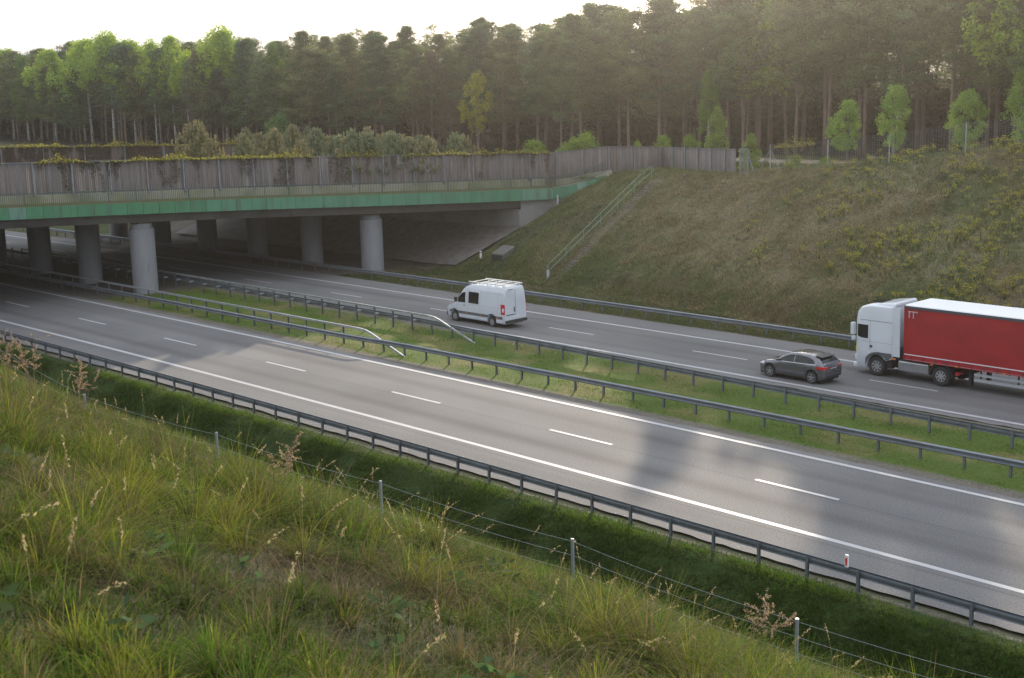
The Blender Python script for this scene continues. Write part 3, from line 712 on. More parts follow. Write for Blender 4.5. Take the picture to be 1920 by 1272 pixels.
def arch(x, wheels, r, zw, base):
    z = base
    for xw in wheels:
        d = abs(x - xw)
        if d < r: z = max(z, zw + math.sqrt(max(r * r - d * d, 0)))
    return z
def with_arches(xs_, wheels, r):
    s = set(round(float(q), 3) for q in xs_)
    for xw in wheels:
        for k in range(15): s.add(round(xw + r * math.cos(math.pi * k / 14), 3))
        s.add(round(xw - r - .004, 3)); s.add(round(xw + r + .004, 3))
    return sorted(s)
lin = lambda a, b, n: [a + (b - a) * k / (n - 1) for k in range(n)]

# --- white van
vX, vL = -71.38, 60.28
van = empty('white_van', W(vX, vL, float(road_z(vX + 2, vL))), 'white high-roof panel van with a ladder rack and one dark side window', 'van')
van.rotation_euler = (0, -0.0105, math.atan(2 * K * (vX + 63)))
vw = mat('van_white_paint', (0.56, 0.59, 0.64), 0.28, coat=0.6, noise=(0.8, (0.50, 0.53, 0.57), 0.4, 0.7))
WV = (1.0, 4.665)
def vsec(x):
    zt = float(np.interp(x, [0, .08, .3, 1.0, 1.15, 1.45, 1.8, 2.05, 2.4, 3.0, 5.6, 5.82, 5.91], [.62, .92, 1.06, 1.27, 1.42, 1.86, 2.26, 2.44, 2.57, 2.66, 2.70, 2.68, 2.56]))
    w = float(np.interp(x, [0, .12, .4, .8, 1.2, 5.7, 5.86, 5.91], [.70, .86, .95, .99, .995, .985, .965, .93]))
    zb = arch(x, WV, .44, .35, .30)
    zt = max(zt, zb + .25); zm = min(1.25, zt - .04)
    tb = float(np.interp(zt, [1.2, 2.6], [0.98, .86]))
    z1 = min(zb + .08, zt - .2)
    zk = zm + (zt - .16 - zm) if zt - .16 > zm else zm + .01
    return [(0, zb), (w * .93, zb), (w * .995, z1), (w, min(max(z1 + .05, .85), zm - .01)), (w, zm), (w * (1 + tb) / 2 * 1.012, (zm + zk) / 2), (w * tb, max(zk, zm + .005)), (w * tb * .93, max(zt - .05, zk + .003)), (w * tb * .80, max(zt - .01, zk + .006)), (0, zt)]
xs_v = with_arches([0, .04, .08, .15, .22, .3, .5, .65, .8, 1.0, 1.1, 1.15, 1.3, 1.45, 1.6, 1.8, 1.9, 2.05, 2.2, 2.4, 2.7, 3, 3.5, 4, 4.4, 5.0, 5.3, 5.6, 5.72, 5.82, 5.87, 5.91], WV, .44)
body(MB(), vsec, xs_v).build('body', vw, van, smooth_=True, auto=38)
MB().box(.25, 5.7, -.80, .80, .22, .9).build('underbody', chass, van)
side_pair('door_window', glass_d, van, vsec, lin(1.38, 2.10, 8), lambda x: 1.36 + .10 * (x > 1.9) * 0, lambda x: float(np.interp(x, [1.38, 1.75, 2.1], [1.62, 2.0, 2.06])))
side_pair('side_window', glass_d, van, vsec, lin(2.42, 3.42, 8), lambda x: 1.38, lambda x: 2.13, off=.010)
m_ = MB()
g = [[(x, y * float(np.interp(x, [1.12, 1.9], [.90, .80])), float(np.interp(x, [1.0, 1.15, 1.45, 1.8, 2.05], [1.27, 1.42, 1.86, 2.26, 2.44])) + .012) for y in lin(-1, 1, 7)] for x in lin(1.14, 1.9, 8)]
m_.add([p for r in g for p in r], [(i * 7 + k, (i + 1) * 7 + k, (i + 1) * 7 + k + 1, i * 7 + k + 1) for i in range(7) for k in range(6)]); m_.build('windscreen', glass_d, van)
side_pair('side_moulding', grey_pl, van, vsec, [x for x in xs_v if .42 <= x <= 5.80], lambda x: max(.60, arch(x, WV, .475, .35, 0)), lambda x: max(.78, arch(x, WV, .475, .35, 0) + .06), off=.014, nz_=3)
m_ = MB()
for xa in (2.27, 3.55, 5.28, 1.28): side_panel(m_, vsec, [xa, xa + .016], lambda x: .84, lambda x: 2.3 if xa > 2 else 1.4, off=.003, nz_=7)
side_panel(m_, vsec, lin(2.3, 5.8, 12), lambda x: 1.285, lambda x: 1.30, off=.003, nz_=2); side_panel(m_, vsec, lin(3.56, 5.8, 12), lambda x: 2.20, lambda x: 2.215, off=.004, nz_=2)
m_.build('seam', mat('seam_grey', (0.30, 0.31, 0.33), 0.6), van)
for s in (-1, 1):
    mi = MB(); mi.box(1.22, 1.36, s * 1.02 - (.0 if s > 0 else .18), s * 1.02 + (.18 if s > 0 else 0), 1.38, 1.72); mi.build('mirror', black_p, van, bevel=.03)
    tl = MB()
    tl.loft([[(5.58, s * .985, .92), (5.58, s * 1.003, .92), (5.58, s * .995, 1.58), (5.58, s * .975, 1.58)], [(5.86, s * .90, .92), (5.925, s * .965, .92), (5.925, s * .94, 1.58), (5.86, s * .90, 1.58)]])
    tl.build('tail_lamp', tail_red, van)
    lens = MB().box(5.90, 5.93, min(s * .86, s * .955), max(s * .86, s * .955), 1.13, 1.20); lens.build('lens', lampm, van)
    hl = MB(); side_panel(hl, vsec, lin(.06, .50, 5), lambda x: .80, lambda x: min(1.02, .78 + .5 * x + .1), off=.012, both=False, nz_=3)
    if s > 0: hl.v = [(a, -b, c) for a, b, c in hl.v]
    hl.build('headlamp', lampm, van)
    MB().box(1.95, 2.10, min(s * 1.0, s * 1.025), max(s * 1.0, s * 1.025), 1.18, 1.22).build('handle', black_p, van)
for x in (2.15, 3.55, 5.2): MB().box(x, x + .14, -1.025, -1.008, .66, .71).build('side_marker', amber, van)
MB().box(5.86, 6.02, -.93, .93, .34, .54).build('rear_bumper', black_p, van, bevel=.03)
MB().box(-.06, .14, -.80, .80, .28, .60).build('front_bumper', black_p, van, bevel=.05)
MB().box(5.912, 5.93, -.28, .28, .62, .76).build('number_plate', plate_m, van)
MB().box(5.908, 5.918, -.008, .008, .6, 2.45).box(5.91, 5.96, -.14, -.10, 1.05, 1.35).build('rear_door_handle', black_p, van)
MB().box(5.90, 5.935, -.82, -.12, .86, .90).box(5.88, 5.925, -.62, -.18, 2.5, 2.53).build('rear_trim', black_p, van)
rk = MB()
for y in (-.72, .72): rk.bar((2.3, y * 1.04, 2.76), (5.8, y * 1.04, 2.79), .07, .07)
for x in (2.6, 3.35, 4.1, 4.85, 5.6):
    rk.bar((x, -.74, 2.765), (x, .74, 2.765), .10, .03)
    for y in (-.72, .72): rk.bar((x, y, 2.6), (x, y, 2.76), .04)
rk.build('roof_rack', mat('rack_white', (0.62, 0.62, 0.60), 0.4), van)
for x in WV:
    for y, o_ in ((-.86, -1), (.86, 1)): wheel(van, x, y, .35, .24, 6, .60, hubm, o_)

# --- grey hatchback
cX, cL = -45.02, 59.70
car = empty('grey_car', W(cX, cL, float(road_z(cX + 2, cL))), 'dark grey hatchback driving just ahead of the truck', 'car')
car.rotation_euler = (0, -0.0105, math.atan(2 * K * (cX + 62)))
cg = mat('car_grey_paint', (0.125, 0.125, 0.142), 0.25, metal=0.55, coat=0.9)
WC = (.89, 3.545)
def csec(x):
    zt = float(np.interp(x, [0, .05, .18, .5, 1.05, 1.30, 1.55, 1.85, 2.2, 2.6, 3.1, 3.5, 3.85, 4.05, 4.2, 4.29], [.50, .62, .76, .87, .965, 1.04, 1.22, 1.37, 1.45, 1.475, 1.455, 1.40, 1.31, 1.16, .98, .78]))
    w = float(np.interp(x, [0, .06, .25, .7, 1.3, 3.4, 3.9, 4.15, 4.29], [.50, .66, .80, .885, .905, .91, .885, .83, .70]))
    zb = arch(x, WC, .375, .325, float(np.interp(x, [0, .2, 4.0, 4.29], [.26, .19, .20, .34])))
    zt = max(zt, zb + .12); belt = float(np.interp(x, [0, 1.2, 4.3], [.66, .93, 1.02])); zm = min(belt, zt - .035)
    zm = max(zm, zb + .05)
    top = float(np.interp(x, [1.0, 1.9, 3.4, 4.1], [.93, .72, .70, .86])) if 1.0 < x < 4.2 else .9
    z1 = min(zb + .06, zm - .02)
    return [(0, zb), (w * .90, zb), (w * .97, z1), (w, max(min(.60, zm - .01), z1 + .004)), (w * .975, zm), (w * (.975 * .45 + top * .55), max(zm + (zt - zm) * .55, zm + .004)), (w * top, max(zt - .055, zm + .008)), (w * top * .88, max(zt - .018, zm + .012)), (w * top * .5, max(zt - .004, zm + .014)), (0, zt)]
xs_c = with_arches([0, .02, .05, .1, .18, .3, .5, .7, .9, 1.05, 1.2, 1.3, 1.42, 1.55, 1.7, 1.85, 2.0, 2.2, 2.4, 2.6, 2.85, 3.1, 3.3, 3.5, 3.7, 3.85, 3.95, 4.05, 4.13, 4.2, 4.25, 4.29], WC, .375)
body(MB(), csec, xs_c).build('body', cg, car, smooth_=True, auto=45)
MB().box(.2, 4.1, -.74, .74, .15, .62).build('underbody', chass, car)
lowz = lambda x: float(np.interp(x, [1.2, 4.0], [.965, 1.05]))
hiz = lambda x: float(np.interp(x, [1.42, 1.7, 2.1, 2.6, 3.2, 3.55, 3.75], [1.0, 1.19, 1.335, 1.375, 1.345, 1.25, 1.10]))
side_pair('door_window', glass_d, car, csec, lin(1.45, 2.40, 9), lowz, hiz, off=.009)
side_pair('rear_side_window', glass_d, car, csec, lin(2.46, 3.70, 10), lowz, hiz, off=.009)
side_pair('window_trim', bright, car, csec, lin(1.38, 3.80, 14), lambda x: lowz(x) - .03, lambda x: lowz(x) - .005, off=.012, nz_=2)
def top_panel(xs_, wf, secf, off, nm, m, par):
    g = [];
    for x in xs_:
        sc = secf(x); zt = sc[-1][1]; row = []
        for u in lin(-1, 1, 9):
            y = u * wf(x); pts_ = sorted((q[0], q[1]) for q in sc[5:]); z = float(np.interp(abs(y), [q[0] for q in pts_], [q[1] for q in pts_])); row.append((x, y, z + off))
        g.append(row)
    return MB().add([p for r in g for p in r], [(i * 9 + k, (i + 1) * 9 + k, (i + 1) * 9 + k + 1, i * 9 + k + 1) for i in range(len(xs_) - 1) for k in range(8)]).build(nm, m, par, smooth_=True)
top_panel(lin(1.16, 1.92, 8), lambda x: float(np.interp(x, [1.16, 1.92], [.76, .58])), csec, .008, 'windscreen', glass_d, car)
top_panel(lin(3.78, 4.10, 6), lambda x: float(np.interp(x, [3.78, 4.1], [.56, .66])), csec, .010, 'rear_window', glass_d, car)
MB().loft([[(3.55, -.55, 1.40), (3.55, .55, 1.40), (3.55, .55, 1.43), (3.55, -.55, 1.43)], [(3.98, -.52, 1.345), (3.98, .52, 1.345), (3.98, .52, 1.372), (3.98, -.52, 1.372)]]).build('spoiler', black_p, car)
for s in (-1, 1):
    tl = MB(); side_panel(tl, csec, lin(3.86, 4.20, 6), lambda x: .80, lambda x: .95 - .03 * (x - 3.86), off=.012, both=False, nz_=3)
    tl.loft([[(4.17, -.80, .80), (4.17, -.80, .94), (4.24, -.52, .92), (4.26, -.52, .82)], [(4.22, -.82, .80), (4.20, -.82, .93), (4.30, -.52, .91), (4.31, -.52, .82)]])
    if s > 0: tl.v = [(a, -b, c) for a, b, c in tl.v]
    tl.build('tail_lamp', tail_red, car)
    hl = MB(); side_panel(hl, csec, lin(.10, .52, 6), lambda x: .64 + .04 * x, lambda x: .72 + .16 * x, off=.010, both=False, nz_=3)
    if s > 0: hl.v = [(a, -b, c) for a, b, c in hl.v]
    hl.build('headlamp', lampm, car)
    MB().box(1.42, 1.56, min(s * .90, s * 1.06), max(s * .90, s * 1.06), .98, 1.10).build('mirror', cg, car, bevel=.03)
m_ = MB()
for xa in (1.30, 2.42, 3.35): side_panel(m_, csec, [xa, xa + .012], lambda x: max(.30, arch(x, WC, .40, .325, 0)), lambda x: .93, off=.003, nz_=6)
m_.build('door_seam', black_p, car)
side_pair('sill', black_p, car, csec, lin(1.35, 3.1, 8), lambda x: .20, lambda x: .27, off=.012, nz_=2)
MB().box(4.18, 4.33, -.62, .62, .32, .50).build('rear_bumper', black_p, car, bevel=.04); MB().box(4.255, 4.285, -.26, .26, .70, .81).build('number_plate', plate_m, car)
MB().box(-.02, .10, -.52, .52, .26, .48).build('front_grille', black_p, car, bevel=.03)
for x in WC:
    for y, o_ in ((-.80, -1), (.80, 1)): wheel(car, x, y, .325, .22, 5, .68, alloy, o_)

# --- articulated truck
tX, tL = -41.62, 64.12
trk = empty('articulated_truck', W(tX, tL, float(road_z(tX + 6, tL)) + .0), 'articulated truck with a tall white cab and a red curtain-sided trailer', 'truck')
trk.rotation_euler = (0, -0.0105, math.atan(2 * K * (tX + 66)))
tw = mat('truck_white_paint', (0.60, 0.63, 0.67), 0.3, coat=0.5, noise=(0.7, (0.54, 0.56, 0.59), 0.4, 0.7))
WT = (1.38,)
def tsec(x):
    zt = float(np.interp(x, [0, .06, .16, .35, .6, 1.0, 2.3], [3.05, 3.22, 3.42, 3.60, 3.70, 3.76, 3.80]))
    w = float(np.interp(x, [0, .05, .14, .3, 2.3], [1.00, 1.12, 1.20, 1.245, 1.245]))
    zb = arch(x, WT, .62, .50, float(np.interp(x, [0, .7, .75, 2.3], [.36, .36, .36, .98])))
    return [(0, zb), (w * .97, zb), (w, zb + .05), (w, max(zb + .1, 1.3)), (w, 2.0), (w * .985, 2.85), (w * .965, zt - .30), (w * .93, zt - .10), (w * .85, zt - .02), (0, zt)]
xs_t = with_arches([0, .03, .06, .1, .16, .25, .35, .5, .6, .72, .76, 1.0, 1.4, 1.8, 2.0, 2.04, 2.3], WT, .62)
body(MB(), tsec, xs_t).build('cab', tw, trk, smooth_=True, auto=38)
MB().box(.1, 2.2, -1.05, 1.05, .45, 1.1).build('cab_underbody', chass, trk)
side_pair('door_window', glass_d, trk, tsec, lin(.20, .86, 6), lambda x: float(np.interp(x, [.2, .5], [2.02, 1.94])), lambda x: 2.66, off=.010, nz_=4)
MB().add([(-.012, -1.0, 1.9), (-.012, 1.0, 1.9), (-.012, 1.0, 2.75), (-.012, -1.0, 2.75), (.03, -1.10, 1.9), (.03, 1.10, 1.9), (.03, 1.10, 2.75), (.03, -1.10, 2.75)],
         [(0, 1, 2, 3), (4, 0, 3, 7), (1, 5, 6, 2), (0, 4, 5, 1), (3, 2, 6, 7)]).build('windscreen', glass_d, trk)
MB().loft([[(-.30, -1.08, 2.86), (-.30, 1.08, 2.86), (-.28, 1.08, 2.92), (-.28, -1.08, 2.92)], [(.02, -1.14, 2.98), (.02, 1.14, 2.98), (.02, 1.14, 3.06), (.02, -1.14, 3.06)]]).build('sun_visor', black_p, trk)
m_ = MB(); side_panel(m_, tsec, lin(.14, 2.3, 10), lambda x: 2.90, lambda x: 2.925, off=.004, nz_=2); side_panel(m_, tsec, [.96, .975], lambda x: 1.35, lambda x: 2.9, off=.004, nz_=5)
side_panel(m_, tsec, lin(.2, 2.3, 8), lambda x: 1.78, lambda x: 1.79, off=.004, nz_=2); m_.build('seam', mat('seam_dark', (0.10, 0.10, 0.11), 0.6), trk)
side_pair('wheel_arch', grey_pl, trk, tsec, [x for x in xs_t if .70 <= x <= 2.3], lambda x: max(.9 if x > 1.9 else .36, arch(x, WT, .625, .50, 0)), lambda x: max(1.28 if x > 1.38 else 0, arch(x, WT, .76, .50, 0) + .0) , off=.02, nz_=3)
for s in (-1, 1):
    MB().box(-.10, .10, min(s * 1.22, s * 1.48), max(s * 1.22, s * 1.48), 2.08, 2.74).box(-.06, .08, min(s * 1.22, s * 1.44), max(s * 1.22, s * 1.44), 1.78, 2.02).build('mirror', tw, trk, bevel=.04)
    MB().box(.98, 1.12, min(s * 1.246, s * 1.26), max(s * 1.246, s * 1.26), 1.48, 1.60).build('handle', black_p, trk)
    MB().box(.02, .22, min(s * .82, s * 1.19), max(s * .82, s * 1.19), .72, 1.0).build('headlamp', lampm, trk, bevel=.03)
    MB().box(.10, .20, min(s * 1.19, s * 1.235), max(s * 1.19, s * 1.235), 1.22, 1.46).build('side_marker', mat('pale_amber', (0.62, 0.50, 0.20), 0.3), trk)
MB().box(-.08, .7, -1.2, 1.2, .30, .56).build('front_bumper', tw, trk, bevel=.06)
MB().box(-.02, .0, -.95, .95, 1.0, 1.75).build('grille', black_p, trk)
MB().box(.55, 1.25, -.42, .42, 3.78, 3.82).build('roof_hatch', glass_d, trk)
MB().loft([[(x, -1.12, z - .25), (x, 1.12, z - .25), (x, 1.02, z), (x, -1.02, z)] for x, z in ((1.2, 3.80), (1.6, 3.86), (2.1, 3.93), (2.35, 3.95))]).build('roof_deflector', tw, trk, bevel=.08)
for s in (-1, 1): MB().box(2.3, 2.75, min(s * 1.16, s * 1.22), max(s * 1.16, s * 1.22), 1.15, 3.75).build('side_deflector', tw, trk)
MB().box(2.3, 3.2, -1.0, 1.0, .9, 1.5).box(1.8, 6.4, -.45, .45, .62, 1.0).build('chassis', chass, trk)
for s in (-1, 1):
    MB().box(2.62, 4.42, min(s * .62, s * 1.16), max(s * .62, s * 1.16), .42, .98).build('fuel_tank', mat('tank_aluminium', (0.38, 0.39, 0.40), 0.38, metal=0.6, noise=(1.1, (0.30, 0.30, 0.31), 0.4, 0.7)), trk, bevel=.08)
    MB().box(2.55, 4.5, min(s * .9, s * 1.14), max(s * .9, s * 1.14), .98, 1.03).build('step_board', black_p, trk)
for y, o_ in ((-1.06, -1), (1.06, 1)): wheel(trk, 1.38, y, .50, .32, 8, .60, hubm, o_)
for y, o_ in ((-.98, -1), (.98, 1)): wheel(trk, 5.18, y, .50, .56, 8, .58, hubm, o_)
for s in (-1, 1):
    m_ = MB(); n = 12; ring = []
    for k in range(n + 1):
        a = math.pi * (1.02 - 1.04 * k / n); ring.append([(5.18 + q * math.cos(a), s * yy, .50 + q * math.sin(a)) for q, yy in ((.60, .70), (.60, 1.26), (.63, 1.26), (.63, .70))])
    m_.loft(ring); m_.build('mudguard', black_p, trk)
MB().box(5.95, 6.05, -1.15, -.55, .62, .80).box(5.95, 6.05, .55, 1.15, .62, .80).build('tail_lamp', tail_red, trk)
# trailer
TX0, TX1 = 3.05, 16.65
redm = mat('red_curtain', (0.31, 0.011, 0.013), 0.6, noise=(0.6, (0.24, 0.009, 0.010), 0.4, 0.7), noise2=(5, (0.36, 0.03, 0.035), 0.62, 0.8), stretch=(1, 1, 2), bump=0.12, bscale=1.6)
tr_ = MB(); nxx = 70
for s in (-1, 1):
    g = []
    for i in range(nxx + 1):
        x = TX0 + .05 + (TX1 - TX0 - .1) * i / nxx; row = []
        for k in range(9):
            z = 1.42 + (3.80 - 1.42) * k / 8; bul = .016 * math.sin(math.pi * k / 8) * (1 + .6 * math.sin(i * .9)) + .006 * math.sin(i * 1.57 + k * .25) * (k / 8 * .6 + .4)
            row.append((x, s * (1.275 + bul), z))
        g.append(row)
    tr_.add([p for r in g for p in r], [(i * 9 + k, (i + 1) * 9 + k, (i + 1) * 9 + k + 1, i * 9 + k + 1) for i in range(nxx) for k in range(8)])
cu = tr_.build('side_curtain', redm, trk, smooth_=True)
MB().box(TX0, TX1, -1.265, 1.265, 1.28, 3.80).build('trailer_box', mat('trailer_front', (0.30, 0.25, 0.25), 0.5), trk)
for s in (-1, 1):
    MB().box(TX0, TX1, min(s * 1.22, s * 1.302), max(s * 1.22, s * 1.302), 3.79, 3.93).build('top_rail', mat('anodised_dark', (0.085, 0.09, 0.105), 0.4, metal=0.3), trk)
    MB().box(TX0 + .05, TX1 - .05, min(s * 1.27, s * 1.305), max(s * 1.27, s * 1.305), 1.10, 1.41).build('curtain_skirt', mat('red_skirt', (0.33, 0.014, 0.022), 0.5, noise=(4, (0.20, 0.01, 0.015), 0.45, 0.7)), trk)
    MB().box(TX0 + .05, TX1 - .05, min(s * 1.306, s * 1.312), max(s * 1.306, s * 1.312), 1.375, 1.425).build('reflective_stripe', mat('stripe_white', (0.66, 0.64, 0.66), 0.4), trk)
    MB().box(TX0 + .1, TX1 - .1, min(s * 1.306, s * 1.311), max(s * 1.306, s * 1.311), 1.135, 1.155).build('curtain_strap', mat('strap_pale', (0.45, 0.25, 0.28), 0.5), trk)
    MB().box(TX0 - .01, TX0 + .09, min(s * 1.20, s * 1.31), max(s * 1.20, s * 1.31), 1.1, 3.92).build('corner_post', redm, trk)
MB().loft([[(TX0, -1.28, 3.90), (TX0, 1.28, 3.90), (TX0, 1.2, 3.985), (TX0, -1.2, 3.985)], [(TX1, -1.28, 3.90), (TX1, 1.28, 3.90), (TX1, 1.2, 3.985), (TX1, -1.2, 3.985)]]).build('trailer_roof', mat('roof_white', (0.74, 0.75, 0.76), 0.45), trk, bevel=.02)
MB().box(TX0 - .02, TX0, -1.24, 1.24, 1.2, 3.9).build('headboard', mat('headboard_pale', (0.55, 0.56, 0.58), 0.5), trk)
for s in (-1, 1):                                                     # buckle straps along the lower edge of the curtain
    for k in range(20):
        x = TX0 + .45 + k * .68
        MB().box(x, x + .045, min(s * 1.307, s * 1.3115), max(s * 1.307, s * 1.3115), 1.07, 1.37).box(x - .02, x + .065, min(s * 1.307, s * 1.322), max(s * 1.307, s * 1.322), 1.20, 1.27).build('buckle_strap', mat('strap_dark', (0.10, 0.03, 0.035), 0.5), trk)
# small white mark in the top front corner of the curtain
MB().box(TX0 + .22, TX0 + .78, -1.315, -1.309, 3.62, 3.68).box(TX0 + .26, TX0 + .32, -1.315, -1.309, 3.32, 3.62).box(TX0 + .50, TX0 + .56, -1.315, -1.309, 3.32, 3.62).build('curtain_mark', mat('mark_white', (0.50, 0.34, 0.35), 0.5), trk)
MB().box(TX0 + .3, TX1 - .2, -.5, .5, .95, 1.26).box(6.6, 6.75, -1.0, -.75, .15, 1.2).box(6.6, 6.75, .75, 1.0, .15, 1.2).build('trailer_chassis', chass, trk)
for s in (-1, 1):
    MB().box(7.0, 11.6, min(s * 1.14, s * 1.19), max(s * 1.14, s * 1.19), .50, .64).box(7.0, 11.6, min(s * 1.14, s * 1.19), max(s * 1.14, s * 1.19), .78, .90).build('side_guard', mat('guard_aluminium', (0.46, 0.48, 0.50), 0.4, metal=0.4), trk)
    for x in (7.3, 9.3, 11.3): MB().box(x, x + .08, min(s * 1.10, s * 1.14), max(s * 1.10, s * 1.14), .5, 1.1).build('guard_bracket', chass, trk)
for x in (2.35, 4.55): MB().box(x, x + .16, -1.22, -1.165, .98, 1.06).build('side_marker', amber, trk)
for x in (6.0, 8.6, 11.2, 13.8): MB().box(x, x + .14, -1.322, -1.306, 1.11, 1.17).build('side_marker', amber, trk)
for x in (12.3, 13.61, 14.92):
    for y, o_ in ((-1.06, -1), (1.06, 1)): wheel(trk, x, y, .50, .36, 8, .60, hubm, o_)

# ------------------------------------------------------------------ foliage tools
def unit(v): return v / np.maximum(np.linalg.norm(v, axis=-1, keepdims=True), 1e-9)
def leaf_quads(C, D, ln, wd, g):
    """quads centred at C, long axis D, random roll"""
    n = len(C); D = unit(D); r = unit(np.cross(D, g.normal(size=(n, 3)))); ln = np.broadcast_to(ln, n)[:, None] / 2; wd = np.broadcast_to(wd, n)[:, None] / 2
    V = np.stack([C - D * ln - r * wd * .7, C - D * ln * .2 + r * wd, C + D * ln, C + D * ln * .1 - r * wd], 1).reshape(-1, 3)
    return V, np.arange(4 * n).reshape(n, 4)
def blades(base, h, lean, wd, ca, cb, nseg, g, droop=1.0):
    n = len(base); az = g.uniform(0, 2 * np.pi, n); pr = np.stack([np.cos(az), np.sin(az), 0 * az], 1)
    V = np.zeros((n, nseg + 1, 2, 3)); C = np.zeros((n, nseg + 1, 2, 3)); L3 = np.stack([lean[:, 0], lean[:, 1], 0 * h], 1)
    for k in range(nseg + 1):
        t = k / nseg
        c = base + L3 * (h * t ** 1.8)[:, None]; c[:, 2] += h * (t - droop * np.hypot(lean[:, 0], lean[:, 1]) * t * t * .45)
        w = (wd * (1 - t) ** .6 + .0006)[:, None] / 2
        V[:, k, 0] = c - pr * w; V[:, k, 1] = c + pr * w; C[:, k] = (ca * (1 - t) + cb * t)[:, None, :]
    b = (np.arange(n) * 2 * (nseg + 1))[:, None]; k = np.arange(nseg)[None, :] * 2
    F = np.stack([b + k, b + k + 1, b + k + 3, b + k + 2], -1).reshape(-1, 4)
    return V.reshape(-1, 3), F, C.reshape(-1, 3)
def vary(c, n, g, s=.18, hue=.08):
    k = np.clip(g.normal(1, s, n), .45, 1.8)[:, None]; return np.array(c)[None, :] * k * (1 + g.normal(0, hue, (n, 3)))
def wpos(X, L, dz=0.0): return np.stack([X, L + K * (X + 60) ** 2, terrain(X, L) + dz], 1)
grassm = mat('grass_blades', (1, 1, 1), 0.75, spec=.08, attr=True, trans=.52)
leafm = mat('leaves', (1, 1, 1), 0.75, spec=.08, attr=True, trans=.50)
needlem = mat('needles', (1, 1, 1), 0.8, spec=.08, attr=True, trans=.34, objvar=.30)
bark_p = mat('pine_bark', (0.165, 0.118, 0.090), 0.9, noise=(3.0, (0.09, 0.07, 0.055), 0.4, 0.65), stretch=(1, 1, .3), bump=.4, bscale=8)
bark_g = mat('grey_bark', (0.15, 0.14, 0.125), 0.9, noise=(3, (0.09, 0.085, 0.075), .4, .65), stretch=(1, 1, .4))
bark_w = mat('birch_bark', (0.36, 0.34, 0.31), 0.8, noise=(2.2, (0.06, 0.055, 0.05), .56, .62), stretch=(1, 1, 2.2))

def trunk_mb(h, r, g, bend_=.3, n=8, limbs=0, zb=.5):
    mb = MB(); a, b = g.uniform(0, 6.28, 2); pts = []; rr = []
    for k in range(n + 1):
        t = k / n; pts.append((bend_ * math.sin(a + 2.2 * t) * t - bend_ * math.sin(a) * 0, bend_ * math.sin(b + 2.6 * t) * t, h * t - (.4 if k == 0 else 0))); rr.append(r * (1.25 if k == 0 else 1) * (1 - t) ** .75 + .012)
    mb.tube(pts, rr, 7)
    for _ in range(limbs):
        t = g.uniform(zb * .6, .93); i = min(int(t * n), n - 1); p = Vector(pts[i]).lerp(Vector(pts[i + 1]), t * n - i); az = g.uniform(0, 6.28); q = g.uniform(.6, 1.9) * (1.1 - t) * h / 9
        mb.tube([p, p + Vector((math.cos(az) * q * .6, math.sin(az) * q * .6, q * .12)), p + Vector((math.cos(az) * q, math.sin(az) * q, q * .42))], [r * .22, r * .15, .012], 4, False)
    return mb, pts
def pine_variant(seed, h, zb, Rm, nb, tip=(0.165, 0.215, 0.080), deep=(0.058, 0.088, 0.038), cl=5, q=20):
    g = np.random.default_rng(seed); tm, pts = trunk_mb(h * .97, .10 + h * .003, g, .4, 8, 26, zb)
    P = np.array(pts); C = []; D = []; S = []; T = []
    for i in range(nb):
        t = ((i + g.uniform()) / nb) ** .9; z = h * (zb + (1 - zb) * t * .97); az = i * 2.399 + g.normal(0, .35)
        Rr = Rm * (1 - t ** 1.9) ** .62 * (.55 + .45 * min(1, t / .18)) * g.uniform(.40, 1.30); rise = .15 + .40 * t
        cx, cy = np.interp(z, P[:, 2], P[:, 0]), np.interp(z, P[:, 2], P[:, 1])
        for s in np.linspace(.30, 1, cl):
            if g.random() < .12: continue
            C.append((cx + math.cos(az) * Rr * s + g.normal(0, .18), cy + math.sin(az) * Rr * s + g.normal(0, .18), z + rise * Rr * s * .6 + g.normal(0, .12))); S.append((.34 + .34 * (1 - t * .5)) * g.uniform(.6, 1.3)); T.append(s)
    for k in range(5): C.append((P[-1, 0] + g.normal(0, .35), P[-1, 1] + g.normal(0, .35), h * (.95 + .010 * k))); S.append(.38); T.append(1)
    C = np.array(C); S = np.array(S); T = np.array(T); n = len(C) * q
    i = np.repeat(np.arange(len(C)), q); o = unit(g.normal(size=(n, 3))) * (g.random(n) ** .45 * S[i])[:, None] * np.array([1.2, 1.2, .72])
    cc = C[i] + o; D = unit(o + np.array([0, 0, .25 * 1.0]) * S[i][:, None] + g.normal(0, .08, (n, 3)))
    V, F = leaf_quads(cc, D, g.uniform(.20, .38, n), g.uniform(.06, .115, n), g)
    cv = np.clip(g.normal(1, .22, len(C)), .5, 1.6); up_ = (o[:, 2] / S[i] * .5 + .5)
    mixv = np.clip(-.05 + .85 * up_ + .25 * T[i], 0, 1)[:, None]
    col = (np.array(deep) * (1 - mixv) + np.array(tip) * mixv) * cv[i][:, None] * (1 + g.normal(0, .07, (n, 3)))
    return tm, V, F, np.repeat(col, 4, 0)
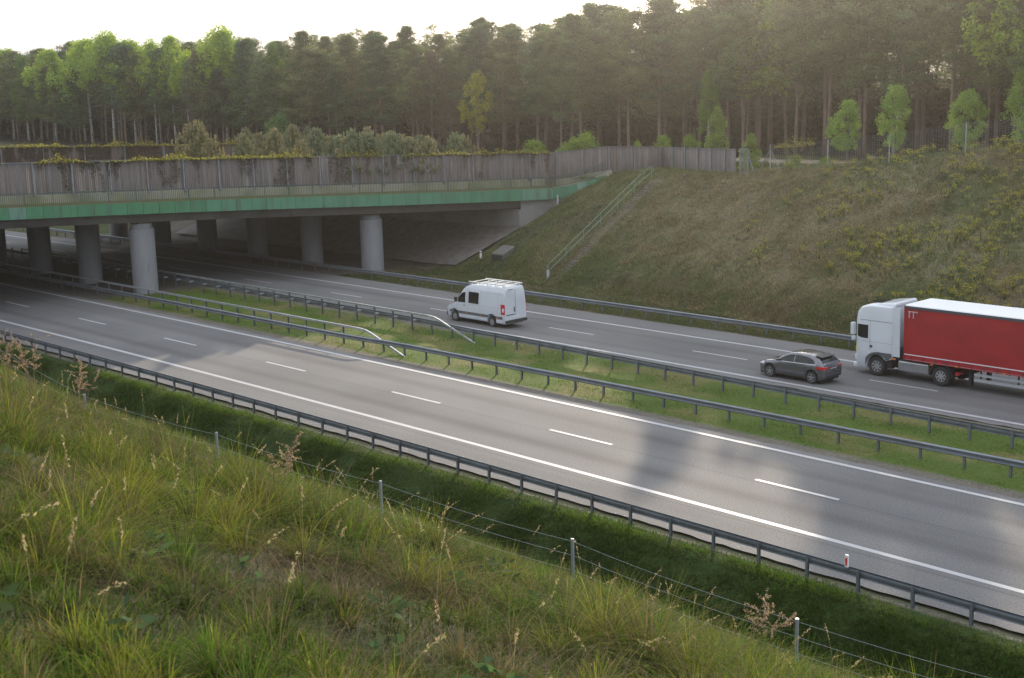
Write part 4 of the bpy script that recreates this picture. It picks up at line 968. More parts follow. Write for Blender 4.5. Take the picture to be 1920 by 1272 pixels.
def broad_variant(seed, h, zb, Rm, c1, c2, ncl=90, q=60, leaf=.16, shape='oval', droop=0.0, multi=1, rt_=None):
    g = np.random.default_rng(seed); tm = MB()
    for m in range(multi):
        t_, pts = trunk_mb(h * (.92 if multi == 1 else .8) * (1 if m == 0 else g.uniform(.6, 1)), rt_ or (.035 + h * .009), g, .25 if multi == 1 else .5 + .3 * m, 6, 14 if multi == 1 else 5, .35); ox, oy = (g.normal(0, .25, 2) if multi > 1 else (0, 0))
        b = len(tm.v); tm.v += [(x + ox, y + oy, z) for x, y, z in t_.v]; tm.f += [tuple(i + b for i in f) for f in t_.f]
    C = []; S = []
    lob = [(g.uniform(0, 6.28), g.uniform(.1, .9), g.uniform(.72, 1.30)) for _ in range(11)]
    for i in range(ncl):
        t = g.random() ** .85; z = h * (zb + (1 - zb) * t)
        pr = {'oval': math.sin(math.pi * min(1, .10 + .86 * t) ** .85) ** .65, 'cone': (1 - t) ** .75 * min(1, t * 6 + .35), 'dome': math.sqrt(max(0, 1 - t ** 2.2)), 'drop': math.sin(math.pi * min(1, .08 + .9 * t ** .7)) ** .6}[shape]
        az = g.uniform(0, 6.28); f = 1
        for a0, t0, s0 in lob:
            wgt = math.exp(-((t - t0) / .25) ** 2) * math.exp(2 * (math.cos(az - a0) - 1)); f += (s0 - 1) * wgt * 1.4
        rr = Rm * pr * max(f, .45) * g.uniform(.12, 1.0) ** .55
        C.append((math.cos(az) * rr, math.sin(az) * rr, z)); S.append(Rm * g.uniform(.13, .32) + .05)
    C = np.array(C); S = np.array(S); n = len(C) * q; i = np.repeat(np.arange(len(C)), q)
    o = unit(g.normal(size=(n, 3))) * (g.random(n) ** .5 * S[i])[:, None]; o[:, 2] *= (1 + droop); cc = C[i] + o
    if droop: cc[:, 2] -= droop * S[i] * g.random(n) * 1.3
    D = unit(g.normal(size=(n, 3)) + np.array([0, 0, -droop]))
    V, F = leaf_quads(cc, D, g.uniform(.7, 1.3, n) * leaf, g.uniform(.45, .8, n) * leaf, g)
    cv = g.random(len(C))[:, None]; col = (np.array(c1) * (1 - cv[i]) + np.array(c2) * cv[i]) * np.clip(g.normal(1, .14, n), .6, 1.5)[:, None]
    return tm, V, F, np.repeat(col, 4, 0)
def make_tree(name, var, mbark, mleaf, crown='crown', trunk='trunk'):
    tm, V, F, c = var; root = bpy.data.objects.new(name, None); COL.objects.link(root); root.empty_display_size = .5
    tm.build(trunk, mbark, root, smooth_=True); np_mesh(crown, V, F, mleaf, root, col=c); return root
def put(proto, used, X, L, z, s, rz, label, cat, group=None, sx=None):
    o = proto if not used.get(proto.name) else copy_tree(proto); used[proto.name] = True
    o.location = W(X, L, z); o.rotation_euler = (0, 0, rz); o.scale = (sx or s, sx or s, s); return tagp(o, label, cat, group)
USED = {}

# ------------------------------------------------------------------ pine wood behind the road
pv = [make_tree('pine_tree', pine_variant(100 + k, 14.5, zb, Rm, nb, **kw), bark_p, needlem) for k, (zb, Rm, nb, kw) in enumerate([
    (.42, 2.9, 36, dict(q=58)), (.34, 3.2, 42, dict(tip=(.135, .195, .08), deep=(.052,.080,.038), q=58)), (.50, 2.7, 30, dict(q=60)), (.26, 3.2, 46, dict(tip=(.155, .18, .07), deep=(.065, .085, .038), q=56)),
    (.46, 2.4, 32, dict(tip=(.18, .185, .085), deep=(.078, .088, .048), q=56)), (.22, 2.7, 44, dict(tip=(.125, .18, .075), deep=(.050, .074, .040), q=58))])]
g = np.random.default_rng(5); cnt = 0; spots = []
X = -254.0
while X < -38:
    for row, L0 in enumerate((112.5, 115.8, 119.5)):
        L0 -= 13 * float(np.interp(X, [-150, -128], [1, 0])); x = X + g.uniform(-1.3, 1.3) + row * 1.2; l = L0 + g.uniform(-1.4, 1.4)
        spots.append((x, l, row))
    X += 4.3
rown = ('front', 'second', 'third')
def px_of(x, l):
    y = l + K * (x + 60) ** 2; d = -math.sin(YAW) * x + math.cos(YAW) * y; return 960 + 2629 * (math.cos(YAW) * x + math.sin(YAW) * y) / d
spots += [(-88.2, 112.9, 0), (-78.2, 112.4, 0), (-75.0, 113.2, 0)]
spots.sort(key=lambda q: (q[2], px_of(q[0], q[1]))); nth = {}
def ordn(k): return '%d%s' % (k, 'th' if 10 <= k % 100 <= 20 else {1: 'st', 2: 'nd', 3: 'rd'}.get(k % 10, 'th'))
for x, l, row in spots:
    hs_ = float(np.interp(x, [-320, -240, -200, -150, -118, -100, -92, -89, -86.5, -84.5, -82, -78, -60], [13.2, 13.2, 13.6, 13.2, 14.9, 15.8, 16.5, 20.5, 18.5, 15.4, 18.5, 20.5, 21.0])) * (1.02 if (x, l) in ((-88.2, 112.9), (-78.2, 112.4), (-75.0, 113.2)) else g.uniform(.84, 1.08 if x < -92 else 1.0)) + (.3 * row)
    if row == 0 and g.random() < .25: hs_ *= .85
    s = hs_ / 14.5; k = int(g.integers(0, 6)); p_ = px_of(x, l); vis = -30 < p_ < 1950; nth[row] = nth.get(row, 0) + (1 if vis else 0)
    lab_ = '%s pine in the %s row of the wood edge, %s' % ('bare-stemmed' if x > -95 else 'dark', rown[row], (ordn(nth[row]) + ' from the left' if vis else ('past the left picture edge' if p_ < 0 else 'past the right picture edge')))
    if x > -95: k = int(g.choice([0, 2, 2, 4, 0, 1]))
    elif x < -120: k = int(g.choice([1, 3, 5, 3, 5, 0]))
    put(pv[k], USED, x, l, float(terrain(x, l)) - .05, s, g.uniform(0, 6.28), lab_, 'pine tree', 'pines of the wood edge', s * (.75 if (x, l) == (-88.2, 112.9) else g.uniform(1.0, 1.4))); cnt += 1
# the wood behind them, too deep and dense to count: one mass
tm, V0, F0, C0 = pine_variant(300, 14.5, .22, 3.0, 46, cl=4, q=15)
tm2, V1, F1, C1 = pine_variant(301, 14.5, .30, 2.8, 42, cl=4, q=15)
Vs, Fs, Cs, off = [], [], [], 0; Vt = MB()
for k in range(400):
    x = g.uniform(-330, -30); l = 122.5 - 13 * float(np.interp(x, [-150, -128], [1, 0])) + 50 * g.random() ** 1.5; z = float(terrain(x, l)); hh = float(np.interp(x, [-320, -240, -200, -150, -118, -100, -84, -78, -60], [13.2, 13.2, 13.7, 13.6, 15.2, 16.2, 16.0, 19, 20])) * g.uniform(.84, 1.10) + (l - 122) * .012
    s = hh / 14.5; a = g.uniform(0, 6.28); Vv, Ff, Cc = ((V0, F0, C0), (V1, F1, C1))[k % 2]
    rm = np.array([[math.cos(a), -math.sin(a), 0], [math.sin(a), math.cos(a), 0], [0, 0, 1]]); p = np.array(W(x, l, z))
    Vs.append((Vv * s) @ rm.T + p); Fs.append(Ff + off); off += len(Vv); Cs.append(Cc * g.uniform(.8, 1.2))
    Vt.tube([p - np.array([0, 0, .5]), p + np.array([g.normal(0, .3), g.normal(0, .3), hh * .9])], [.17, .05], 5, False)
for k in range(820):                                                   # undergrowth that closes the view between the stems
    x = g.uniform(-330, -30); l = 121 - 16 * float(np.interp(x, [-150, -128], [1, 0])) + 34 * g.random() ** 1.2; z = float(terrain(x, l)); hh = g.uniform(3.5, 8.5); n = 420
    o_ = unit(g.normal(size=(n, 3))) * g.random((n, 1)) ** .4 * np.array([1.9, 1.9, hh / 2]); o_[:, 2] += hh / 2
    Vv, Ff = leaf_quads(o_ + np.array(W(x, l, z)), g.normal(size=(n, 3)), g.uniform(.4, .9, n), g.uniform(.2, .45, n), g)
    Vs.append(Vv); Fs.append(Ff + off); off += len(Vv); Cs.append(np.repeat(vary((.040, .044, .026) if g.random() < .7 else (.060, .050, .034), n, g, .25), 4, 0))
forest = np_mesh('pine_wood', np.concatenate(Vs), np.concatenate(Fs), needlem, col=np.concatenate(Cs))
tagp(forest, 'deep pine wood filling the background behind its front rows of trees', 'wood', kind='stuff')
fs_ = Vt.build('wood_stems', bark_p, forest)

# ------------------------------------------------------------------ light green trees in and before the wood
LG1, LG2 = (.20, .32, .035), (.36, .46, .05)
bv_ = [make_tree('birch_tree', broad_variant(200, 13, .45, 2.3, LG1, LG2, 110, 70, .27, 'oval', .5), bark_w, leafm),
       make_tree('birch_tree', broad_variant(201, 13, .60, 2.6, LG1, LG2, 100, 70, .27, 'dome', .7), bark_w, leafm),
       make_tree('birch_tree', broad_variant(202, 13, .25, 2.0, (.10, .18, .028), (.16, .26, .04), 100, 70, .25, 'drop', .6), bark_w, leafm)]
bv_.append(make_tree('birch_tree', broad_variant(205, 13, .42, 2.4, LG1, LG2, 110, 70, .26, 'oval', .4), bark_p, leafm))
def Xp(px): return float(np.interp(px, [0, 200, 400, 600, 800, 1000, 1200, 1400, 1600, 1800], [-267.7, -223.5, -188.7, -160.6, -137.4, -118, -101.4, -87.2, -74.8, -63.9]))
decid = [(-254, 111, 13.4, 0, 1.5, 'broad light green crown in the left part of the wood, behind dark pines'),
         (-229, 110.5, 13.6, 0, 1.4, 'mid-height light green crown between the narrow birches and the broad one'),
         (-216, 110, 14.6, 0, 1.6, 'full light green crown at the tree line above the left half of the bridge'),
         (-192, 110.6, 14.3, 0, 1.3, 'light green crown at the tree line above the lone young pine'),
         (-173, 110.3, 13.6, 2, 1.2, 'fresh green tree just right of the round yellow-green crown'),
         (-266, 111, 13.0, 0, 1.2, 'light green crown cut by the left edge of the picture'),
         (-246, 111.5, 14.0, 0, 1.2, 'narrow light green crown between pines in the left part of the wood'),
         (-222, 112, 14.3, 1, 1.2, 'light green crown poking through the pines left of the broadest birch'),
         (-167, 111.5, 13.0, 2, 1.0, 'dull yellow-green half-leafed tree right of the bright round crown'),
         (-258, 111, 13.2, 1, 1.3, 'light green birch at the far left, half hidden by dark pines'),
         (-238.6, 110.5, 13.4, 2, 1.35, 'light green birch near the left edge with foliage down to mid height'),
         (-210.0, 110.5, 15.3, 1, 1.55, 'broad light green birch crown rising above the pines left of the bridge pine'),
         (-203.0, 110.2, 14.2, 0, 1.2, 'light green birch just right of the broadest birch crown'),
         (-197.5, 110.6, 14.0, 1, 1.0, 'small light green crown between two dark pines above the bridge'),
         (-187.0, 109.8, 12.0, 1, 1.05, 'low light green crown in front of the pines above the large young pine'),
         (-178.0, 110.4, 14.9, 1, 1.45, 'bright yellow-green round birch crown at the tree line, left of centre'),
         (-181.0, 109.6, 12.6, 0, .95, 'light green birch below the bright round crown'),
         (-85.6, 112.0, 15.6, 3, 1.5, 'pale yellow-green birch crown high among the hazy pines on the right'),
         (-58.0, 111, 18.0, 3, 1.3, 'pale birch crown at the top right corner of the wood'),
         (-89.5, 109.0, 8.8, 2, 1.1, 'slender dull green tree in front of the wood right of centre')]
for x, l, h, k, w_, lab in decid:
    s = h / 13; l0_ = l; l += (2.2 if h > 11.8 else -1) - (12.0 if x < -150 else 0); x *= l / l0_; h *= 1.03; put(bv_[k], USED, x, l, float(terrain(x, l)), s, g.uniform(0, 6.28), lab, 'birch', None, s * w_ * .8)
o = make_tree('maple_tree', broad_variant(210, 9.2, .30, 1.7, (.26, .27, .022), (.36, .34, .03), 75, 60, .20, 'drop', .2), bark_g, leafm)
put(o, USED, -122.3, 108.2, float(terrain(-122.3, 108.2)), 1.0, 1.0, 'glowing yellow-green leafy tree before the dark pines above the bridge end', 'tree')
o = make_tree('oak_tree', broad_variant(211, 11.5, .18, 2.7, (.105, .085, .055), (.14, .12, .07), 110, 60, .18, 'oval', .1), bark_g, leafm)
put(o, USED, -131.5, 109.2, float(terrain(-131.5, 109.2)), 1.0, 2.0, 'brownish tree just coming into leaf, left of the glowing yellow-green tree', 'tree')
put(o, USED, -163.5, 98.0, float(terrain(-163.5, 98.0)), 1.05, .4, 'brownish tree coming into leaf behind the middle of the bridge', 'tree')
put(o, USED, -126.5, 107.6, float(terrain(-126.5, 107.6)), .55, 3.4, 'low reddish-brown bush at the foot of the wood by the yellow-green tree', 'bush')
o = make_tree('willow_bush', broad_variant(212, 5.2, .05, 2.0, (.085, .16, .045), (.12, .21, .06), 80, 60, .22, 'drop', .5, 2), bark_g, leafm)
put(o, USED, -232, 94.5, float(terrain(-232, 94.5)), 1.0, .3, 'green willow-like bush at the foot of the wood at the far left', 'bush')
put(o, USED, -142.5, 95.0, float(terrain(-142.5, 95)), .95, 1.3, 'green pointed bush rising behind the young pines on the bridge', 'bush')
# white birch stem
spots_x = None
bw_ = bpy.data.objects.new('birch_snag', None); COL.objects.link(bw_); x, l = -70.2, 111.3; bw_.location = W(x, l, float(terrain(x, l)))
tagp(bw_, 'slim white birch stem standing before the wood between two small roadside trees', 'tree stem')
MB().tube([(0, 0, -.2), (.05, 0, 1.5), (.28, .1, 3.2), (.5, .1, 5.2)], [.13, .11, .09, .05], 8).build('trunk', bark_w, bw_, smooth_=True)
MB().tube([(.45, .1, 4.6), (.9, .3, 5.6)], [.04, .01], 5).tube([(.3, .1, 3.6), (-.1, 0, 4.7)], [.035, .01], 5).build('limb', bark_w, bw_)

# ------------------------------------------------------------------ small roadside trees, shrubs and young pines
SG1, SG2 = (.23, .37, .065), (.36, .50, .11)
for x, l, h, w_, sd, lab in ((-71.6, 106.2, 5.3, 1.35, 220, 'small light green tree, leftmost of the row behind the wire mesh fence'),
                             (-67.9, 108.0, 6.5, 1.65, 221, 'tallest small light green tree behind the mesh fence, left of the white birch stem'),
                             (-62.3, 110.0, 6.0, 1.6, 222, 'round light green small tree behind the mesh fence, right of the white birch stem'),
                             (-57.6, 110.5, 7.6, 2.0, 223, 'small light green tree cut off by the right edge of the picture')):
    o = make_tree('young_maple', broad_variant(sd, h, .22, w_ * .88, SG1, SG2, 110, 70, .15, 'oval', .1), bark_g, leafm)
    put(o, USED, x, l, float(terrain(x, l)), 1, 0, lab, 'small tree')
shr = [(-98.0, 93.5, 2.9, 1.9, 'light green shrub behind the board fence, left one of the pair at the bridge end'),
       (-92.6, 94.5, 3.7, 2.7, 'wide light green shrub behind the board fence where it turns uphill'),
       (-94.3, 93.8, 2.6, 1.5, 'small light green shrub tucked between the two larger ones'),
       (-88.9, 98.0, 2.6, .8, 'thin light green shrub just right of the wide one behind the board fence'),
       (-86.2, 98.5, 2.9, 1.3, 'rounded light green shrub peeping over the corner of the board fence'),
       (-82.3, 97.8, 2.7, 1.2, 'low light green shrub left of the tall pointed one behind the fence'),
       (-68.0, 93.6, 1.2, 1.1, 'low pale shrub in the grass just behind the start of the wire mesh fence'),
       (-66.2, 95.2, 1.1, .8, 'smallest pale shrub, right of the low one behind the mesh fence')]
sv = [make_tree('shrub', broad_variant(230 + k, 3, .02, 1.6, (.15, .24, .035), (.24, .34, .05), 55, 60, .15, 'dome', 0, 4, .03), bark_g, leafm, 'foliage', 'stems') for k in range(2)]
for i, (x, l, h, w_, lab) in enumerate(shr): put(sv[i % 2], USED, x, l, float(terrain(x, l)), h / 3, i * 1.1, lab, 'shrub', None, w_ / 1.6)
o = make_tree('shrub', broad_variant(240, 5, .02, 1.5, (.18, .26, .05), (.27, .35, .08), 75, 60, .17, 'cone', 0, 3, .04), bark_g, leafm, 'foliage', 'stems')
put(o, USED, -79.2, 97.6, float(terrain(-79.2, 97.6)), 1, 0, 'tall pointed light green shrub rising over the right part of the board fence', 'shrub')
put(o, USED, -70.8, 91.6, float(terrain(-70.8, 91.6)), .58, 2.0, 'cone-shaped bright green shrub beside the wire gate', 'shrub', None, .8)
def young_pine(seed, h, Rm):
    g = np.random.default_rng(seed); tm, _ = trunk_mb(h * .95, .06, g, .1, 5, 0); C, D, Q, T = [], [], [], []
    nb = 46
    for i in range(nb):
        t = (i + g.random()) / nb; z = h * (.04 + .86 * t); az = i * 2.399 + g.normal(0, .3); Rr = Rm * (1 - t) ** .8 * g.uniform(.75, 1.15) + .15
        end = np.array([math.cos(az) * Rr, math.sin(az) * Rr, z + Rr * (.35 + .3 * t)])
        a = np.array([0, 0, z]); n = int(110 * (Rr / Rm * .8 + .3))
        s = g.random(n) ** .6; p = a + (end - a) * s[:, None] + g.normal(0, .09, (n, 3)) * np.array([1.3, 1.3, .8])
        C.append(p); dd = unit(end - a) * .5 + unit(g.normal(size=(n, 3))) * .8; D.append(dd); T.append(np.full(n, 0) + s * .5)
        tm.tube([a, end], [.022, .01], 4, False)
        for j in range(3):                                              # pale upright shoots
            e2 = end + g.normal(0, .14, 3) * np.array([1, 1, .4]); m_ = 26; ln = g.uniform(.22, .48); q = g.random(m_)
            C.append(e2 + np.array([0, 0, 1.0]) * (q * ln)[:, None] + g.normal(0, .025, (m_, 3))); D.append(np.array([[0, 0, 1.2]]) + g.normal(0, .5, (m_, 3))); T.append(np.full(m_, 1.0))
    C = np.concatenate(C); D = np.concatenate(D); T = np.concatenate(T)[:, None]; n = len(C)
    V, F = leaf_quads(C, D, g.uniform(.14, .30, n), g.uniform(.055, .10, n), g)
    col = (np.array((.085, .125, .055)) * (1 - T) + np.array((.25, .255, .14)) * T) * np.clip(g.normal(1, .2, n), .5, 1.6)[:, None]
    return tm, V, F, np.repeat(col, 4, 0)
yv = [make_tree('young_pine', young_pine(250 + k, 4.6, r_), bark_p, needlem) for k, r_ in enumerate((2.2, 1.5, 1.7))]
def deck_z(x, l): return deck_top(l) + .70
put(yv[0], USED, -113.8, 66.4, deck_z(0, 66), 1.1, 0, 'largest young pine on the bridge, standing alone left of the thicket', 'young pine', None, 1.15)
put(yv[1], USED, -108.0, 58.0, deck_z(0, 58), .50, 1, 'tiny young pine on the bridge left of the large lone one', 'young pine')
put(yv[1], USED, -112.5, 63.4, deck_z(0, 63), .42, 2, 'small young pine at the left foot of the large lone one', 'young pine')
yp = []
for i in range(38):
    pxx = 460 + i * 11.6 + g.uniform(-6, 6); rt_ = Xp(pxx) / 112; y = g.uniform(70, 86) if i % 2 else g.uniform(74, 90); x = rt_ * y
    l = y - K * (x + 60) ** 2
    if x > edge_x(l) - 2: x = edge_x(l) - 2.5
    tall = i in (5, 12, 20, 27)
    hgt = g.uniform(4.3, 4.9) if tall else g.uniform(3.2, 4.5); k = int(g.integers(0, 3))
    third = 'left' if i < 13 else ('middle' if i < 26 else 'right')
    put(yv[k], USED, x, l, (deck_z(0, l) if l < 88 else float(terrain(x, l))), hgt / 4.6, g.uniform(0, 6), ('tall young pine' if tall else 'bushy young pine') + ' on the bridge, ' + ordn(i + 1) + ' from the left in the thicket', 'young pine', 'young pines in the %s part of the bridge thicket%s' % (third, ', tall' if tall else ''), hgt / 4.6 * g.uniform(.85, 1.1))

# ------------------------------------------------------------------ vine on the screens
def vine(nodes, seed, label, dens, hang, cols, back=False, cover=1.0):
    g = np.random.default_rng(seed); P = [np.array(W(n[0], n[1], n[3])) for n in nodes]; H_ = [n[3] - n[2] for n in nodes]; Vv, Ff, Cc, off = [], [], [], 0
    for i in range(len(P) - 1):
        ln = np.linalg.norm(P[i + 1] - P[i]); d = (P[i + 1] - P[i]) / ln; nn = np.array([-d[1], d[0], 0]); nn = nn / np.linalg.norm(nn); nn = nn if nn[0] < 0 else -nn; front = -nn
        s0 = sum(np.linalg.norm(P[j + 1] - P[j]) for j in range(i)); n = int(ln * dens); s = g.random(n) * ln; c = fbm((s + s0) * .33, s * 0 + seed, seed, 3)
        keep = c + g.normal(0, .035, n) > .45 / cover; s, c = s[keep], c[keep]; n = len(s); hh = np.clip(c - .38 / cover, .02, 1) * 1.1 * (.25 + 2.2 * fbm((s + s0) * 1.3, s * 0, seed + 9, 3) ** 2)
        top = P[i] + d * s[:, None]; q = np.abs(g.normal(0, .5, n)) * hh; top = top + np.array([0, 0, 1]) * (q - .05)[:, None] + front * g.normal(.05, .16, n)[:, None]
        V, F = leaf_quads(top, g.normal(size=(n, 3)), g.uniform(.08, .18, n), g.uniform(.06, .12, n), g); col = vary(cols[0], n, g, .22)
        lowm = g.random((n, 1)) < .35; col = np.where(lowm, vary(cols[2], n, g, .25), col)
        Vv.append(V); Ff.append(F + off); off += len(V); Cc.append(np.repeat(col, 4, 0))
        n = int(ln * dens * hang); s = g.random(n) * ln; dz = g.random(n) ** 1.3 * H_[i] * 1.0; cn = fbm((s + s0) * 1.5, dz * .28 + s * .2, seed + 5, 4) - dz / H_[i] * .08; keep = cn > (.565 if cover < 1.3 else .47 - .14 * (cover - 1)); s, dz = s[keep], dz[keep]; n = len(s)
        c_ = P[i] + d * s[:, None] - np.array([0, 0, 1]) * dz[:, None] + front * g.uniform(.06, .14, n)[:, None]
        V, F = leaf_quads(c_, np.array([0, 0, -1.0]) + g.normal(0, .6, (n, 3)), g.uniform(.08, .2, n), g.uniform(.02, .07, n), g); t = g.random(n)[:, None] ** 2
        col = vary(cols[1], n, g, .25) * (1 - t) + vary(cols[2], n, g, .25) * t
        Vv.append(V); Ff.append(F + off); off += len(V); Cc.append(np.repeat(col, 4, 0))
    return tagp(np_mesh('climbing_vine', np.concatenate(Vv), np.concatenate(Ff), leafm, col=np.concatenate(Cc)), label, 'vine', kind='stuff')
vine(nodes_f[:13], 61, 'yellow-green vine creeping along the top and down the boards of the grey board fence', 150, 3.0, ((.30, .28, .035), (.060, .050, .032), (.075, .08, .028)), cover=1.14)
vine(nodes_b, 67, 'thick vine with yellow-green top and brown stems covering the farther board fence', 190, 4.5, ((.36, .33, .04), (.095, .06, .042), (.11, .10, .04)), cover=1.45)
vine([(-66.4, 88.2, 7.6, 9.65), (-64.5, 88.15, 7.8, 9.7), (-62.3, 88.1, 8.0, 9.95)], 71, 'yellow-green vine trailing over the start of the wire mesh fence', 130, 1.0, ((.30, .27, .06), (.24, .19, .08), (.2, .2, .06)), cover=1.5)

# ------------------------------------------------------------------ grasses
def grass_obj(name, X, L, h, lean, wd, ca, cb, nseg, seed, label, cat='grass', droop=1.0):
    g = np.random.default_rng(seed); V, F, C = blades(wpos(X, L, -.02), h, lean, wd, ca, cb, nseg, g, droop)
    return tagp(np_mesh(name, V, F, grassm, col=C), label, cat, kind='stuff')
g = np.random.default_rng(77)
# median
n = 210000; X = -100 + 84 * g.random(n) ** .85; L = g.uniform(48.5, 57.15, n); q = fbm(X * .5, L * .9, 51, 4)
k = (g.random(n) < np.clip(1.6 * (.80 - q), .15, 1)) & ~((L < 49.1) & (g.random(n) < .75)) & (X > edge_x(L) - 1 + 3 * (fbm(X, L, 8) - .5)); X, L, q = X[k], L[k], q[k]; n = len(X)
h = g.uniform(.05, .13, n) * (1.4 - q * .7) + .16 * (g.random(n) < .012); dry = (g.random(n) < np.clip((q - .38) * 2.3, .08, .8))
ca = np.where(dry[:, None], vary((.16, .13, .06), n, g), vary((.075, .115, .024), n, g)); cb = np.where(dry[:, None], vary((.32, .28, .11), n, g), vary((.155, .235, .036), n, g))
grass_obj('median_grass', X, L, h, g.normal(0, .5, (n, 2)), g.uniform(.012, .028, n), ca, cb, 1, 1, 'short green and straw-coloured grass growing between the two median guardrails')
# roadside slope of the ditch
n = 170000; X = -98 + 88 * g.random(n) ** .8; L = 37.1 - 3.7 * g.random(n) ** .9; q = fbm(X * .6, L * .9, 55, 4)
k = g.random(n) < np.clip(3.0 * (q - .20), .25, 1); X, L, q = X[k], L[k], q[k]; n = len(X); h = g.uniform(.10, .34, n) * (.5 + q) * np.where(L > 36.6, .45, 1)
dry = g.random(n) < np.clip(.6 - q, .05, .5); lo = (.42 + .58 * smooth(35.3, 36.7, L + 1.3 * (fbm(X * .9, L, 12, 3) - .5)))[:, None]; ca = np.where(dry[:, None], vary((.06, .05, .028), n, g), vary((.026, .045, .010), n, g)); cb = np.where(dry[:, None], vary((.15, .13, .06), n, g), vary((.155, .27, .03), n, g)) * lo  # tips dimmed down the slope: ditch shade and sunlit fringe put into colour
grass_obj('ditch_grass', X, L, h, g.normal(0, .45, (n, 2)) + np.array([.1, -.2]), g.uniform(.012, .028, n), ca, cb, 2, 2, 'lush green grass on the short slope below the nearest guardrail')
# verge and far bank
n = 70000; X = -96 + 76 * g.random(n); L = 68.3 + (toe(X) - 67.0) * g.random(n); q = fbm(X * .5, L * .8, 58, 4)
ca = vary((.065, .085, .024), n, g); cb = np.where((g.random(n) < .35)[:, None], vary((.17, .14, .075), n, g), vary((.105, .135, .035), n, g))
grass_obj('verge_grass', X, L, g.uniform(.10, .30, n) * (.5 + q), g.normal(0, .5, (n, 2)), g.uniform(.02, .045, n), ca, cb, 1, 3, 'uneven green grass on the verge behind the far guardrail')
n = 330000; X = -100 + 78 * g.random(n); T_ = toe(X); L = T_ - .5 + 20 * g.random(n); inb = (X > edge_x(L) + .8) & (L < T_ + 18.5) & ~((np.abs(X + 78.6 - (L - 76.7) * .092) < .50) & (L < 87.8)); X, L = X[inb], L[inb]; n = len(X)
q = fbm(X * .55, L * .8, 62, 4); br_ = smooth(.36, .54, fbm(X * .11 + 5, L * .17, 41, 4)) * smooth(-84, -70, X) + .15
X = X + g.normal(0, .07, n); dry = g.random(n) < np.clip(br_ * .85 + (q - .5), .10, .92); h = g.uniform(.12, .34, n) * (.5 + q)
ca = np.where(dry[:, None], vary((.15, .115, .075), n, g), vary((.085, .105, .040), n, g)); cb = np.where(dry[:, None], vary((.30, .235, .15), n, g, .28), vary((.165, .190, .070), n, g, .25))
cool = (fbm(X * .16, L * .3, 93, 3) > .62)[:, None]; cb = np.where(cool & ~dry[:, None], vary((.085, .125, .075), n, g), cb)
tone = (.62 + .76 * fbm(X * .9, L * 1.3, 97, 4))[:, None] * (.8 + .4 * fbm(X * .22, L * .3, 99, 3))[:, None]; ca = ca * tone; cb = cb * tone * np.array([1.45, 1.52, 1.30]); ca = ca * 1.15; top_ = smooth(5.2, 7.2, terrain(X, L, False) + np.interp(X, [-84, -60, -45], [.3, -1.4, -3.3]))[:, None] * .55; cb = cb * (1 - top_) + vary((.17, .21, .075), n, g) * top_; h = h * (.7 + .6 * (fbm(X * 1.8, L * 1.8, 98, 2) > .56) + .3 * g.random(n))
grass_obj('bank_grass', X, L, h, g.normal(0, .55, (n, 2)) + np.array([0, -.35]), g.uniform(.025, .06, n), ca, cb, 1, 4, 'rough green and brown grass covering the far bank')
# yellow-flowered plants on the bank
n = 7500; X = g.uniform(-72, -26, n); L = toe(X) + g.uniform(3, 17, n); q = fbm(X * .35, L * .5, 66, 3) + .34 * smooth(-60, -40, X) - .17; k = (g.random(n) < np.clip((q - .44) * 1.6, 0, .6)); X, L = X[k], L[k]; n = len(X)
B = wpos(X, L); hh = g.uniform(.35, .8, n); i = np.repeat(np.arange(n), 18); m = len(i)
c_ = B[i] + np.stack([g.normal(0, .11, m), g.normal(0, .11, m), hh[i] * g.uniform(.72, 1.08, m)], 1); V, F = leaf_quads(c_, g.normal(size=(m, 3)), .075, .06, g); Cy = np.repeat(vary((.40, .37, .06), m, g), 4, 0)
st_V, st_F, st_C = blades(B[np.repeat(np.arange(n), 4)] + g.normal(0, .05, (n * 4, 3)) * np.array([1, 1, 0]), np.repeat(hh, 4), g.normal(0, .22, (n * 4, 2)), np.full(n * 4, .035), vary((.07, .10, .03), n * 4, g), vary((.13, .17, .045), n * 4, g), 2, g)
tagp(np_mesh('flowering_weeds', np.concatenate([V, st_V]), np.concatenate([F, st_F + len(V)]), grassm, col=np.concatenate([Cy, st_C])), 'patches of yellow-flowered weeds scattered over the right half of the far bank', 'weeds', kind='stuff')
# crest and ground beyond it
n = 60000; X = g.uniform(-95, -36, n); L = g.uniform(88, 111, n); k = (np.abs(L - 105 + .06 * (X + 70)) > 2.2) & ~((X < -84) & (L < 90)); X, L = X[k], L[k]; n = len(X)
grass_obj('field_grass', X, L, g.uniform(.12, .35, n), g.normal(0, .4, (n, 2)), g.uniform(.03, .06, n), vary((.07, .10, .028), n, g), vary((.15, .17, .05), n, g), 1, 5, 'pale green grass on the level ground between the bank crest and the wood')
# near bank between ditch and the wire fence
n = 150000; X = -88 + 80 * g.random(n) ** .75; L = g.uniform(13.0, 34.0, n); q = fbm(X * .5, L * .5, 68, 4)
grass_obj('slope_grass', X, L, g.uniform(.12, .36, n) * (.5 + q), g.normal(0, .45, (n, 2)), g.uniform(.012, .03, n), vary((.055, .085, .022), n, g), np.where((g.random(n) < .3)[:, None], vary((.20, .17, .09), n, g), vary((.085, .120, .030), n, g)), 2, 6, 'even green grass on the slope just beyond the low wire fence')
# foreground: tussocks, straw and a short filling sward, built as one cover
def fg(n, pw, r1, g):
    r = 2.2 + r1 * g.random(n) ** pw; a = np.radians(g.uniform(16, 80, n)); return -r * np.sin(a), r * np.cos(a) + .2, r
parts_ = []
rise = lambda L: 1 + .45 * np.exp(-((L - 9.2) / 2.0) ** 2) - .30 * smooth(11.5, 13, L)
